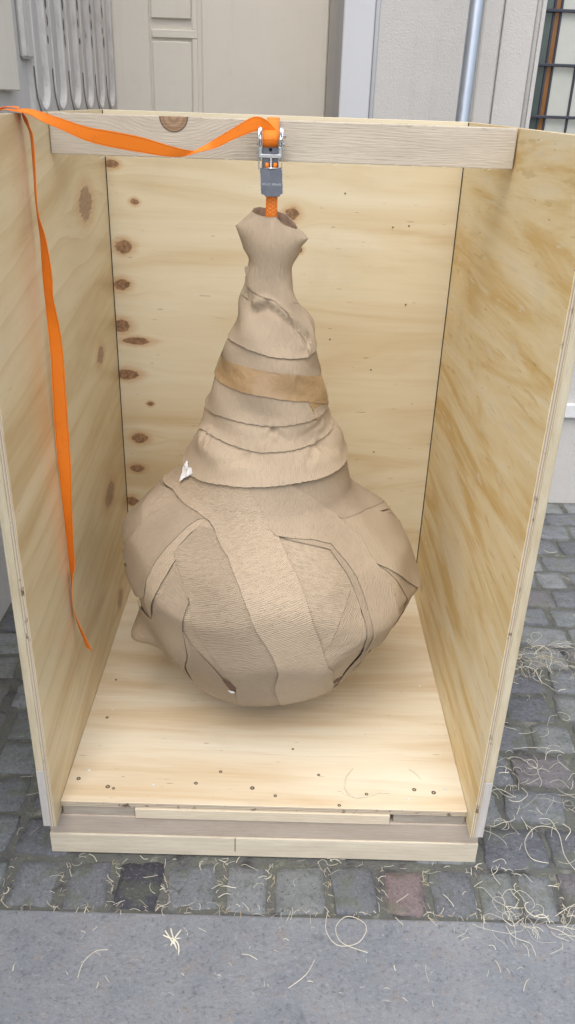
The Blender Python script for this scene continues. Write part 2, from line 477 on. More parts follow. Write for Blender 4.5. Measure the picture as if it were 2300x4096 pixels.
# granite setts: tint per stone, speckle, moss near the joints
for which in ('grey', 'dark', 'red'):
    t = NT(which + '_granite_sett', 0.72, 0.35)
    P = t.obj()
    R = t.rand()
    tint = t.ramp(R, [(0.0, (0.245, 0.258, 0.270)), (0.2, (0.305, 0.318, 0.322)), (0.42, (0.215, 0.222, 0.236)), (0.58, (0.280, 0.292, 0.286)), (0.74, (0.170, 0.174, 0.190)), (0.86, (0.235, 0.218, 0.222)), (0.95, (0.262, 0.278, 0.280))], 'CONSTANT')
    if which == 'dark':
        tint = t.mix(0.0, (0.060, 0.059, 0.074), (0, 0, 0))
    if which == 'grey':
        tint = t.mix(0.25, tint, (0.02, 0.03, 0.05))
    if which == 'red':
        tint = t.mix(0.0, (0.230, 0.178, 0.178), (0, 0, 0))
    vv = t.vec('ADD', P, t.comb(t.math('MULTIPLY', R, 31), t.math('MULTIPLY', R, 17), 0))
    sp = t.noise(vv, 13, 6, 0.85)
    mid = t.noise(vv, 3.4, 5, 0.7)
    col = t.mix(t.math('MULTIPLY', t.step(mid, 0.46, 0.68), 0.62), tint, t.mix(0.5, tint, (0.045, 0.046, 0.052)))
    col = t.mix(t.math('MULTIPLY', t.step(sp, 0.54, 0.68), 0.6), col, (0.42, 0.43, 0.43))
    col = t.mix(t.math('MULTIPLY', t.step(sp, 0.46, 0.36), 0.8), col, (0.035, 0.035, 0.04))
    moss = t.math('MULTIPLY', t.step(t.noise(vv, 1.7, 4, 0.6), 0.50, 0.66), 0.40)
    col = t.mix(moss, col, (0.150, 0.168, 0.105))
    t.base(col)
    t.put(t.b.inputs['Roughness'], t.math('MULTIPLY_ADD', mid, 0.4, 0.5))
    t.bump(t.math('ADD', t.math('MULTIPLY', mid, 1.2), t.math('MULTIPLY', sp, 0.9)), 1.0, 0.007)
    M['sett_' + which] = t.m
M['sett'] = M['sett_grey']
# soil and moss in the joints
t = NT('mossy_joint_soil', 0.95, 0.1)
P = t.obj()
col = t.ramp(t.noise(P, 16, 5, 0.65), [(0.30, (0.060, 0.060, 0.058)), (0.46, (0.135, 0.136, 0.130)), (0.58, (0.135, 0.142, 0.118)), (0.68, (0.24, 0.235, 0.215))])
t.base(col)
t.bump(t.noise(P, 160, 4, 0.7), 0.8, 0.01)
M['soil'] = t.m
# concrete kerb slab with a fine woven-looking tooling
t = NT('speckled_concrete_slab', 0.8, 0.25)
P = t.obj()
S = t.sep(P)
sp = t.noise(P, 95, 6, 0.85)
blot = t.noise(P, 6, 5, 0.65)
m2 = t.noise(P, 26, 5, 0.7)
tool = t.math('MULTIPLY', t.math('SINE', t.math('MULTIPLY', S[0], 700)), t.math('SINE', t.math('MULTIPLY', S[1], 700)))
col = t.mix(t.step(blot, 0.32, 0.68), (0.298, 0.308, 0.325), (0.240, 0.256, 0.283))
col = t.mix(t.math('MULTIPLY', t.step(m2, 0.53, 0.70), 0.65), col, (0.31, 0.265, 0.24))
col = t.mix(t.math('MULTIPLY', t.step(m2, 0.44, 0.30), 0.5), col, (0.135, 0.135, 0.145))
col = t.mix(t.math('MULTIPLY', t.step(sp, 0.55, 0.66), 0.5), col, (0.50, 0.50, 0.50))
col = t.mix(t.math('MULTIPLY', t.step(sp, 0.46, 0.36), 0.6), col, (0.085, 0.085, 0.085))
t.base(col)
t.bump(t.math('ADD', t.math('MULTIPLY', tool, 0.0), t.math('ADD', sp, m2)), 1.0, 0.007)
M['slab'] = t.m

# ------------------------------------------------------------------ ground, kerb slab, walls
GZ = -0.171
ground = mesh_obj('ground', [(-30, -30, GZ - 0.0055), (30, -30, GZ - 0.0055), (30, 30, GZ - 0.0055), (-30, 30, GZ - 0.0055)], [(0, 1, 2, 3)], M['soil'])
tag(ground, kind='structure')
slab = box('kerb_slab', (-3.2, 4.2, -3.4, -0.166, GZ - 0.14, GZ), M['slab'], bev=0.006, seg=2)
tag(slab, kind='structure')

# left side wall with the carved flutes
lw = empty('fluted_wall', 'weathered grey side wall with carved U-shaped flutes beside the crate', 'wall', (-0.48, 1.2, GZ))
box('wall_face', (-0.82, -0.48, -1.0, 3.95, GZ - 0.1, 4.6), M['wall_left'], lw, bev=0.004)
box('projecting_block', (-0.4795, -0.448, -0.95, 1.785, 1.516, 4.55), M['wall'], lw, bev=0.004)

def u_rim(yc, half, z0, ztop, wid, x0, depth):
    """raised U-shaped fillet on the wall plane x = x0, standing depth proud"""
    path = [(yc - half, ztop)]
    path += [(yc - half, ztop + (z0 + half - ztop) * k / 8) for k in range(1, 8)]
    for k in range(13):
        a = math.pi + math.pi * k / 12
        path.append((yc + half * math.cos(a), z0 + half * 1.15 + half * 1.15 * math.sin(a)))
    path += [(yc + half, z0 + half + (ztop - z0 - half) * k / 8) for k in range(1, 9)]
    V, F = [], []
    for i, (y, z) in enumerate(path):
        a, b = Vector(path[max(i - 1, 0)]), Vector(path[min(i + 1, len(path) - 1)])
        d = (b - a).normalized()
        nx, nz = -d.y, d.x
        j = rng.normal(0, 0.0012)
        w2 = wid / 2
        for s, x in ((-1, 0), (-.8, depth), (.8, depth + j), (1, 0)):
            V.append((x0 + x, y + nx * w2 * s, z + nz * w2 * s))
    for i in range(len(path) - 1):
        for k in range(3):
            F.append((i * 4 + k, i * 4 + k + 1, i * 4 + 5 + k, i * 4 + 4 + k))
    return V, F

for k in range(6):
    yc = 2.135 + 0.265 * k
    hw, xf, xb, zt, zl = 0.078, -0.460, -0.4803, 3.2, 1.395
    y0_, y1_ = yc - .1322, yc + .1322
    inner_, outer_ = [], []
    for q in range(9):
        z = zt + (1.55 - zt) * q / 8
        inner_.append((yc - hw + rng.normal(0, .0008), z))
        outer_.append((y0_, z))
    for q in range(1, 16):
        a = math.pi + math.pi * q / 16
        inner_.append((yc + hw * math.cos(a), 1.55 + hw * 1.12 * math.sin(a)))
        outer_.append((y0_, 1.55 + (zl - 1.55) * q / 4) if q < 4 else (y1_, 1.55 + (zl - 1.55) * (16 - q) / 4) if q > 12 else (y0_ + (y1_ - y0_) * (q - 4) / 8, zl))
    for q in range(9):
        z = 1.55 + (zt - 1.55) * q / 8
        inner_.append((yc + hw + rng.normal(0, .0008), z))
        outer_.append((y1_, z))
    V, F = [], []
    for (yi, zi), (yo, zo) in zip(inner_, outer_):
        dl = Vector((yo - yi, zo - zi)).normalized() * .006
        V += [(xb, yi, zi), (xf - .002, yi, zi), (xf + .004, yi + dl.x, zi + dl.y), (xf + .004, yi + dl.x * 2, zi + dl.y * 2), (xf, yi + dl.x * 2.8, zi + dl.y * 2.8), (xf, yo, zo), (xb, yo, zo)]
    for q in range(len(inner_) - 1):
        for e_ in range(6):
            F.append((q * 7 + e_, q * 7 + e_ + 1, q * 7 + 8 + e_, q * 7 + 7 + e_))
    mesh_obj('flute_surround', V, F, M['pitted'], lw)
    if k < 5:
        for q in range(7):
            zq = 1.70 + q * rng.uniform(.050, .075) + k * .012
            bm = bmesh.new()
            bmesh.ops.create_icosphere(bm, subdivisions=1, radius=1)
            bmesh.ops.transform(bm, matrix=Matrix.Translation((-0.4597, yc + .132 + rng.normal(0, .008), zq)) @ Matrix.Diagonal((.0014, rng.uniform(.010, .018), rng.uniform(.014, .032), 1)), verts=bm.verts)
            bm_obj('weathered_pit_shade', bm, M['groove'], lw)  # dark blister on the rib paints the shade inside a pit
    # flat dark strip paints groove shade along the near side of each U
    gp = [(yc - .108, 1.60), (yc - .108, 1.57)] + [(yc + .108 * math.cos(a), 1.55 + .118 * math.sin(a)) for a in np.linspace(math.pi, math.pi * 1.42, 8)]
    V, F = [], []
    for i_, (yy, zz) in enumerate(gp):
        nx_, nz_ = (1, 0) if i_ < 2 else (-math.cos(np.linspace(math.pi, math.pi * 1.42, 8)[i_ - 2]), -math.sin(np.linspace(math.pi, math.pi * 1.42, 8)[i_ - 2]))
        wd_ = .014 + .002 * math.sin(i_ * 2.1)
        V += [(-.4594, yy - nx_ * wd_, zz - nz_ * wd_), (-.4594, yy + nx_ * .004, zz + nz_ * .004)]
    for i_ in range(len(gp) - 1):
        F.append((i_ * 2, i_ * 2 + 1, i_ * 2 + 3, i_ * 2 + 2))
    mesh_obj('groove_shade', V, F, M['groove'], lw)
bm = bmesh.new()
add_box(bm, -0.4795, -0.455, 1.92, 2.03, 1.62, 3.2, 0.01)
bm_obj('pitted_rib', bm, M['pitted'], lw)

# recessed wall at the back
aw = empty('recessed_wall', 'recessed grey-beige wall with framed panel relief between side wall and corner', 'wall', (0.1, 3.6, GZ))
box('wall_face', (-0.479, 0.689, 3.62, 3.95, GZ - 0.1, 4.6), M['wall'], aw, bev=0)
box('wall_strip', (-0.478, -0.268, 3.60, 3.6195, GZ - 0.1, 4.55), M['wall'], aw, bev=0.006)
box('raised_panel', (-0.255, -0.045, 3.603, 3.6195, 1.884, 4.5), M['wall'], aw, bev=0.004)
box('panel_ledge', (-0.255, -0.012, 3.606, 3.6195, 1.795, 1.834), M['wall'], aw, bev=0.003)
box('raised_panel', (-0.255, -0.045, 3.608, 3.6195, 0.4, 1.779), M['wall'], aw, bev=0.003)
box('panel_margin', (-0.040, -0.012, 3.608, 3.6195, 1.8345, 4.5), M['wall'], aw, bev=0.003)
box('panel_margin', (-0.040, -0.012, 3.608, 3.6195, 0.4, 1.7945), M['wall'], aw, bev=0.003)
box('wall_field', (0.010, 0.688, 3.60, 3.6195, GZ - 0.1, 4.55), M['wall'], aw, bev=0.008)

# nearer wall on the right with the leaded window
rw = empty('window_wall', 'pale grey rendered wall with corner strip and leaded window behind crate', 'wall', (1.6, 2.11, GZ))
WX0, WX1, WZ0, WZ1 = 1.4324, 2.45, 1.02, 3.4
box('wall_face', (0.69, WX0, 2.11, 3.96, GZ - 0.1, 4.6), M['wall_right'], rw, bev=0.003)
box('wall_face', (WX0 + 0.0003, WX1, 2.1102, 2.5, GZ - 0.1, WZ0), M['wall_right'], rw, bev=0.003)
box('wall_face', (WX0 + 0.0003, WX1, 2.1102, 2.5, WZ1, 4.6), M['wall_right'], rw, bev=0.003)
box('wall_face', (WX1 + 0.0003, 4.0, 2.11, 2.5, GZ - 0.1, 4.6), M['wall_right'], rw, bev=0.003)
box('corner_strip', (0.687, 0.803, 2.096, 2.1095, GZ - 0.1, 4.55), M['wall_smooth'], rw, bev=0.004)
bm = bmesh.new()
tube(bm, [(0.813, 2.108, GZ), (0.813, 2.108, 4.5)], 0.009, 10)
bm_obj('corner_bead', bm, M['wall_smooth'], rw)
box('window_surround', (1.205, 1.2765, 2.094, 2.1095, GZ - 0.1, 4.55), M['wall_right'], rw, bev=0.006)
box('window_surround', (1.2805, 1.397, 2.092, 2.1095, GZ - 0.1, 4.55), M['wall_right'], rw, bev=0.003)
box('window_surround', (1.4165, 1.4322, 2.092, 2.1095, WZ0 - .03, 4.55), M['wall_right'], rw, bev=0.002)
bm = bmesh.new()
tube(bm, [(1.407, 2.100, GZ), (1.407, 2.100, 4.5)], 0.0095, 10)
bm_obj('surround_bead', bm, M['wall_right'], rw)
box('white_ledge', (1.4345, 3.9, 2.088, 2.1097, 0.262, 0.328), M['ledge'], rw, bev=0.004)
win = empty('window', None, None, (1.9, 2.19, 1.0))
win.parent = rw
win.location = Vector((1.9, 2.19, 1.0)) - rw.location
def wbox(name, ext, mat, bev=0.0):
    o = box(name, ext, mat, None, bev)
    o.parent = win
    o.location = (-1.9, -2.19, -1.0)
    return o
zs_bars = [1.489 + 0.1805 * k for k in range(-2, 11)]
xs_bars = [1.4880, 1.5150, 1.6050, 1.784, 1.963, 2.142, 2.321]
xcols = [(1.4325, 1.4880, 'pane_green'), (1.4880, 1.5150, 'pane_orange')] + [(a, b, 'pane') for a, b in zip(xs_bars[1:], xs_bars[2:] + [2.449])]
zr = [WZ0] + zs_bars + [WZ1]
for z0, z1 in zip(zr[:-1], zr[1:]):
    if z1 - z0 < 0.02: continue
    for x0, x1, mt in xcols:
        ang = rng.normal(0, 0.010, 2)
        y = 2.19
        ya, yb = ang[0] * (x1 - x0), ang[1] * (z1 - z0)
        o = mesh_obj('glass_pane', [(x0, y, z0), (x1, y + ya, z0), (x1, y + ya + yb, z1), (x0, y + yb, z1), (x0, y + .004, z0), (x1, y + .004 + ya, z0), (x1, y + .004 + ya + yb, z1), (x0, y + .004 + yb, z1)],
                     [(0, 1, 2, 3), (7, 6, 5, 4), (0, 4, 5, 1), (1, 5, 6, 2), (2, 6, 7, 3), (3, 7, 4, 0)], M[mt])
        o.parent = win
        o.location = (-1.9, -2.19, -1.0)
for x in xs_bars:
    wbox('lead_came', (x - 0.0042, x + 0.0042, 2.184, 2.197, WZ0, WZ1), M['lead'], 0.0015)
for z in zs_bars:
    wbox('saddle_bar', (WX0, WX1, 2.172, 2.1838, z - 0.0055, z + 0.0055), M['lead'], 0.002)

# leaning galvanised pole
pp = [Vector((1.0466, 1.52, GZ + 0.001)), Vector((1.1045, 1.75, 1.4783)), Vector((1.1180, 1.80, 1.8376)), Vector((1.2000, 2.07, 3.75))]
bm = bmesh.new()
tube(bm, pp, 0.0243, 28)
pole = bm_obj('steel_pole', bm, M['galv'])
for f in pole.data.polygons: f.use_smooth = len(f.vertices) == 4
tag(pole, 'tall galvanised steel tube leaning on the wall behind the crate', 'pole')

# ------------------------------------------------------------------ granite setts
pav = empty('cobbled_pavement', None, None, (0, 0, GZ))
tag(pav, kind='structure')
def sett_mesh(seed):
    r = np.random.default_rng(seed)
    n = 5
    ring = []
    base = []
    for (sx, sy) in ((-1, -1), (1, -1), (1, 1), (-1, 1)):
        base.append(Vector((sx * (.5 + r.uniform(-.075, .02)), sy * (.5 + r.uniform(-.075, .02)), 0)))
    out = []
    for i in range(4):
        a, b = base[i], base[(i + 1) % 4]
        for k in range(n):
            t_ = (k + (0.12 if k == 0 else 0)) / n
            p = a.lerp(b, t_)
            nrm = Vector((b.y - a.y, a.x - b.x, 0)).normalized()
            p = p + nrm * r.uniform(-.030, .012)
            if k == 0: p = p * 0.965
            out.append(p)
    m = len(out)
    V, F = [], []
    for (sc, z, jz) in ((1.0, -0.05, 0), (1.0, -0.0105, .0015), (0.975, -0.0035, .0016), (0.93, 0.0, .0018), (0.55, 0.0010, .0022)):
        for p in out:
            V.append((p.x * sc, p.y * sc, z + r.uniform(-1, 1) * jz))
    for l in range(4):
        for k in range(m):
            F.append((l * m + k, l * m + (k + 1) % m, (l + 1) * m + (k + 1) % m, (l + 1) * m + k))
    F.append(tuple(range(4 * m, 5 * m)))
    me = bpy.data.meshes.new('sett')
    me.from_pydata(V, [], F)
    me.polygons.foreach_set('use_smooth', [True] * len(me.polygons))
    me.materials.append(M['sett'])
    return me
SETTS = [sett_mesh(100 + i) for i in range(16)]
sett_tops = []
def sett(x0, x1, y0, y1, dz=None, mat=None):
    me = SETTS[int(rng.integers(len(SETTS)))]
    if mat:
        me = me.copy()
        me.materials[0] = M[mat]
    o = bpy.data.objects.new('sett', me)
    COL.objects.link(o)
    o.parent = pav
    o.location = ((x0 + x1) / 2, (y0 + y1) / 2, rng.normal(-0.0005, 0.0026) if dz is None else dz)
    o.scale = (x1 - x0, y1 - y0, 1)
    o.rotation_euler = (rng.normal(0, .012), rng.normal(0, .012), rng.choice([0, math.pi]) + rng.normal(0, .03))
    sett_tops.append((x0, x1, y0, y1))
# front row beside the kerb
px2x = lambda u: 0.2533 + (u - 400) * (0.53 - 0.2533) / 300.0
xs = [(-375, -292), (-283, -174), (-165, -8), (2, 134), (143, 260), (272, 401), (404, 545), (556, 676), (682, 822), (834, 952), (972, 1082), (1092, 1211), (1216, 1320), (1325, 1425), (1433, 1560), (1570, 1700), (1708, 1830), (1840, 1960), (1970, 2090), (2100, 2240), (2250, 2380)]
for a, b in xs:
    sett(px2x(a), px2x(b), -0.163, -0.022, None, 'sett_dark' if a == 272 else 'sett_red' if a == 972 else None)
# further courses, right and left of the crate
y = -0.018
row = 0
while y < 2.02:
    d = 0.124 + rng.uniform(-.006, .012)
    x = 0.93 - rng.uniform(0, 0.10)
    while x < 2.35:
        w = rng.uniform(0.105, 0.20)
        if not (x < 1.0 and y < 0.1 and x + w < 1.0):
            sett(x, x + w, y + rng.normal(0, .002), min(y + d, 2.10))
        x += w + rng.uniform(0.003, 0.009)
    if y < 1.98:
        x = 0.045 - rng.uniform(0, 0.05)
        while x > -0.43:
            w = rng.uniform(0.125, 0.175)
            x0 = max(x - w, -0.476)
            if x0 < -0.40: x0 = -0.476
            sett(x0, x, y + rng.normal(0, .002), y + d - .002)
            x = x0 - rng.uniform(0.006, 0.012)
    y += d + rng.uniform(0.003, 0.008)
    row += 1

# ------------------------------------------------------------------ the crate
W, D, H = 0.98, 0.9865, 1.4787
crate = empty('plywood_crate', 'open-fronted plywood transport crate standing on the cobbles', 'crate', (W / 2, D / 2, GZ))
EX = 0.0485
box('floor_panel', (0.0006, W - 0.0006, 0.0, D - 0.0005, -0.016, 0.0), None, crate, 0.0008, mats=[M['ply_floor'], M['ply_edge_z']], edge_axis=2)
box('back_panel', (0.0008, W - 0.0008, D, D + 0.011, -0.045, H), None, crate, 0.0008, mats=[M['ply_back'], M['ply_edge_y']], edge_axis=1)
for side, mt in ((0, 'ply_left'), (1, 'ply_right')):
    def X(a, b):
        return (-b, -a) if side == 0 else (W + a, W + b)
    sp = box('side_panel', (*X(0, 0.0105), -EX, D + 0.012, -0.0335, H), None, crate, 0.0008, mats=[M[mt], M['ply_edge_x']], edge_axis=0)
    box('corner_batten', (*X(0.0110, 0.0300), -EX + 0.001, 0.05, 0.1415, H - 0.0008), M['batten'], crate, 0.0015)
    box('corner_batten', (*X(0.0110, 0.0300), D - 0.085, D + 0.0115, 0.1415, H - 0.0008), M['batten'], crate, 0.0015)
    box('top_batten', (*X(0.0110, 0.0300), 0.0503, D - 0.0853, H - 0.095, H - 0.0012), M['batten'], crate, 0.0015)
    box('base_batten', (*X(0.0110, 0.0305), -EX + 0.001, D + 0.011, -0.0335, 0.1412), M['batten_grey'], crate, 0.0015)
# cross beam the bundle hangs from
box('cross_beam', (0.0012, W - 0.0035, 0.443, 0.488, H - 0.0795, H - 0.0008), M['beam'], crate, 0.002, seg=2)
bm = bmesh.new()
for q in range(46):
    x = rng.uniform(.01, .96)
    top = rng.random() < .4
    z = H - .0012 if top else H - .0790
    y = .4435
    l_ = rng.uniform(.004, .016)
    a = rng.normal(0, .5) + (0 if rng.random() < .5 else math.pi)
    dz = rng.uniform(-.002, .003) if top else rng.uniform(-.004, .001)
    tube(bm, [(x, y, z), (x + l_ * .5 * math.cos(a), y - rng.uniform(.0005, .003), z + dz), (x + l_ * math.cos(a), y - rng.uniform(.001, .005), z + dz * 2)], [.0006, .0005, .0002], 4, caps=False)
sp_ = bm_obj('saw_fuzz', bm, M['straw'], crate)
sp_['kind'] = 'stuff'
# packing boards between floor and skids
box('packing_board', (0.003, 0.177, 0.004, 0.10, -0.0465, -0.0163), M['board_grey'], crate, 0.0012)
box('packing_board', (0.1785, 0.793, -0.004, 0.10, -0.0465, -0.0163), M['board_light'], crate, 0.0012)
box('packing_board', (0.803, 0.977, 0.004, 0.10, -0.0465, -0.0163), M['board_grey'], crate, 0.0012)
box('packing_board', (0.003, 0.977, 0.80, 0.95, -0.0465, -0.0163), M['board_grey'], crate, 0.0012)
for y0 in (0.0, 0.86):
    box('skid_beam', (-0.0335, 1.0175, y0 + 0.001, y0 + 0.085, -0.1065, -0.0469), M['skid_pink'], crate, 0.0025, seg=2)
    box('skid_beam', (-0.0355, 1.0195, y0 - 0.003, y0 + 0.085, GZ + 0.001, -0.1071), M['skid_light'], crate, 0.0025, seg=2)
# saw cut in the lower skid
box('saw_cut', (0.4185, 0.4208, -0.0034, 0.004, -0.153, -0.1072), M['saw_cut'], crate, 0)
# dark joint lines where the panels meet the back
box('joint_gap', (0.0002, 0.0022, D - 0.0012, D - 0.0002, 0.0005, H - 0.001), M['hole'], crate, 0)
box('joint_gap', (W - 0.0026, W - 0.0002, D - 0.0012, D - 0.0002, 0.0005, H - 0.001), M['hole'], crate, 0)

def disc_mesh(name, r, h, mat):
    bm = bmesh.new()
    n = 12
    lo = [bm.verts.new((r * math.cos(2 * math.pi * k / n), r * math.sin(2 * math.pi * k / n), -0.004)) for k in range(n)]
    hi = [bm.verts.new((r * math.cos(2 * math.pi * k / n), r * math.sin(2 * math.pi * k / n), h)) for k in range(n)]
    inn = [bm.verts.new((.62 * r * math.cos(2 * math.pi * k / n), .62 * r * math.sin(2 * math.pi * k / n), h + 0.0004)) for k in range(n)]
    c = bm.verts.new((0, 0, h - 0.0014))
    for k in range(n):
        j = (k + 1) % n
        bm.faces.new((lo[k], lo[j], hi[j], hi[k]))
        bm.faces.new((hi[k], hi[j], inn[j], inn[k]))
        bm.faces.new((inn[k], inn[j], c))
    me = bpy.data.meshes.new(name)
    bm.to_mesh(me)
    bm.free()
    me.materials.append(mat)
    return me
SCR = [disc_mesh('screw', 0.0048, 0.0006, M['screw']), disc_mesh('screw', 0.0044, 0.0007, M['screw_bright'])]
def screw(x, y, z, kind=0, rot=(0, 0, 0), s=1.0):
    o = bpy.data.objects.new('screw', SCR[kind])
    COL.objects.link(o)
    o.parent = crate
    o.location = Vector((x, y, z)) - crate.location
    o.rotation_euler = rot
    o.scale = (s, s, 1)
for x, y, k, s in ((0.027, 0.073, 0, 1.1), (0.104, 0.049, 0, 1.2), (0.119, 0.044, 0, .8), (0.215, 0.058, 1, 1), (0.318, 0.068, 0, 1), (0.376, 0.109, 0, .9), (0.458, 0.057, 0, 1.2), (0.515, 0.034, 0, .9),
                   (0.052, 0.298, 0, .9), (0.047, 0.102, 1, .9), (0.623, 0.107, 0, .8), (0.739, 0.047, 0, .9), (0.67, 0.009, 0, .9), (0.859, 0.066, 0, 1.1), (0.842, 0.035, 1, .9), (0.906, 0.058, 0, 1.2),
                   (0.937, 0.069, 1, 1), (0.93, 0.271, 1, .9), (0.558, 0.196, 0, .7), (0.045, 0.46, 0, .7), (0.06, 0.33, 1, .7), (0.93, 0.47, 1, .8)):
    screw(x, y, 0.0, k, (0, 0, rng.uniform(0, 3)), s)
for x, z in ((0.66, 1.29), (0.80, 1.205), (0.845, 1.21), (0.857, 0.99), (0.64, 0.88), (0.77, 0.79), (0.80, 0.52)):
    screw(x, D - 0.0002, z, 0, (math.pi / 2, 0, 0), .55)

# ------------------------------------------------------------------ the paper-wrapped bundle
KN = np.array([[0.03, 0.1079, 0.4736], [0.045, 0.1254, 0.4735], [0.08, 0.165, 0.4731], [0.13, 0.2245, 0.467], [0.19, 0.2958, 0.463], [0.26, 0.3246, 0.4703], [0.33, 0.3612, 0.5064], [0.4, 0.3703, 0.4991],
               [0.47, 0.378, 0.4752], [0.54, 0.3499, 0.4666], [0.6, 0.288, 0.4460], [0.65, 0.225, 0.4590], [0.7, 0.201, 0.4705], [0.76, 0.1848, 0.4732], [0.84, 0.149, 0.4702], [0.92, 0.13, 0.4716],
               [1.0, 0.1111, 0.4718], [1.06, 0.0883, 0.4798], [1.12, 0.0574, 0.4637], [1.17, 0.0501, 0.4624], [1.205, 0.0472, 0.4705], [1.24, 0.073, 0.4731]])
CY = 0.4412
zd = np.linspace(.03, 1.24, 243)
def _smooth(v, s=3):
    k = np.exp(-.5 * (np.arange(-9, 10) / s) ** 2)
    k /= k.sum()
    return np.convolve(np.pad(v, 9, 'edge'), k, 'valid')
prx = _smooth(np.interp(zd, KN[:, 0], KN[:, 1]))
pcx = _smooth(np.interp(zd, KN[:, 0], KN[:, 2]))
prx = prx - 0.0045 * np.clip((zd - .05) / .1, 0, 1)
ps = np.concatenate([[0], np.cumsum(np.hypot(np.diff(prx), np.diff(zd)))])
STOP = ps[-1]
pdz = np.gradient(zd, ps)
pdr = np.gradient(prx, ps)
def angd(a, b):
    return (a - b + 180) % 360 - 180
_ph = rng.uniform(0, 6.28, (12, 3))
_fr = rng.uniform(8, 26, (12, 3)) * rng.choice([-1, 1], (12, 3))
RIDGE = np.array([(234.5, 1.2543), (268.0, 1.2685), (284.0, 1.2543), (297.5, 1.2344), (315.0, 1.2145), (327.0, 1.1889)])
# flats where the stiff strips pull straight between the corners of what is inside
FACETS = [(277, .50, .012), (243, .56, .012), (239, .36, .012), (276, .27, .010), (312, .33, .012), (312, .58, .013), (343, .55, .010), (338, .30, .010), (208, .53, .012), (212, .36, .012),
          (180, .50, .012), (182, .33, .010), (282, .70, .008), (246, .71, .008), (318, .70, .008), (210, .70, .008), (350, .70, .008), (180, .70, .008), (15, .50, .012), (50, .50, .012), (85, .50, .012), (120, .50, .012), (152, .50, .012),
          (20, .30, .010), (70, .30, .010), (120, .30, .010), (30, .70, .008), (80, .70, .008), (130, .70, .008)]
_fp, _fm, _fc = [], [], []
for _t, _s, _c in FACETS:
    _r, _cx, _z = np.interp(_s, ps, prx), np.interp(_s, ps, pcx), np.interp(_s, ps, zd)
    _nz, _nr = -np.interp(_s, ps, _smooth(pdr, 4)), np.interp(_s, ps, _smooth(pdz, 4))
    _l = math.hypot(_nz, _nr)
    _cc, _ss = math.cos(math.radians(_t)), math.sin(math.radians(_t))
    _fp.append((_cx + _r * _cc, CY + _r * _ss, _z))
    _fm.append((_nr * _cc / _l, _nr * _ss / _l, _nz / _l))
    _fc.append(_c)
def facet(x, y, z, nx, ny, nz):
    K_ = .0030
    acc = np.exp(-np.full_like(x, 0.0055) / K_)
    for P_, m_, c_ in zip(_fp, _fm, _fc):
        e = (x - P_[0]) * m_[0] + (y - P_[1]) * m_[1] + (z - P_[2]) * m_[2] + c_ - 0.0055
        nm = nx * m_[0] + ny * m_[1] + nz * m_[2]
        k = np.where(nm > .6, -e / np.maximum(nm, .6), 1.0)
        acc += np.exp(-np.clip(k, -.02, .05) / K_)
    return -K_ * np.log(acc)
# sharp creases: (deg, s) to (deg, s), depth, width
CREASES = [(299, .465, 288, .452, .006, .006), (303, .445, 290, .425, .005, .006), (298, .492, 288, .462, .005, .005), (276, .985, 268, .962, .006, .006), (276, .985, 290, .955, .005, .006), (254, .915, 238, .895, .005, .008),
           (318, .935, 334, .905, .006, .008), (312, .93, 300, .90, .004, .007), (210, .945, 214, .915, .006, .006), (217, .942, 220, .918, .005, .005), (203, .94, 204, .918, .004, .005), (322, 1.165, 306, 1.20, .007, .006), (316, 1.150, 300, 1.155, .005, .006),
           (262, 1.345, 256, 1.30, .003, .005), (240, 1.35, 246, 1.31, .003, .005), (300, 1.34, 306, 1.29, .003, .006), (225, 1.10, 262, 1.085, .003, .006), (300, 1.09, 334, 1.06, .004, .006), (330, .985, 300, .965, .003, .006)]
def crease(th, s):
    h = np.zeros_like(s)
    for t0, s0, t1, s1, dep, wid in CREASES:
        k = .2 if s0 > .8 else .33
        dep = dep * (1 if s0 > .8 else .6)
        px, py = angd(th, t0) / 57.3 * k, s - s0
        dx, dy = (t1 - t0) / 57.3 * k, s1 - s0
        L2 = dx * dx + dy * dy
        q = np.clip((px * dx + py * dy) / L2, 0, 1)
        d = np.hypot(px - q * dx, py - q * dy)
        h -= dep * np.exp(-d / wid) * (1 - .6 * q)
        h += dep * .45 * np.exp(-((d - 2.2 * wid) / wid) ** 2) * (1 - .6 * q)
    return h
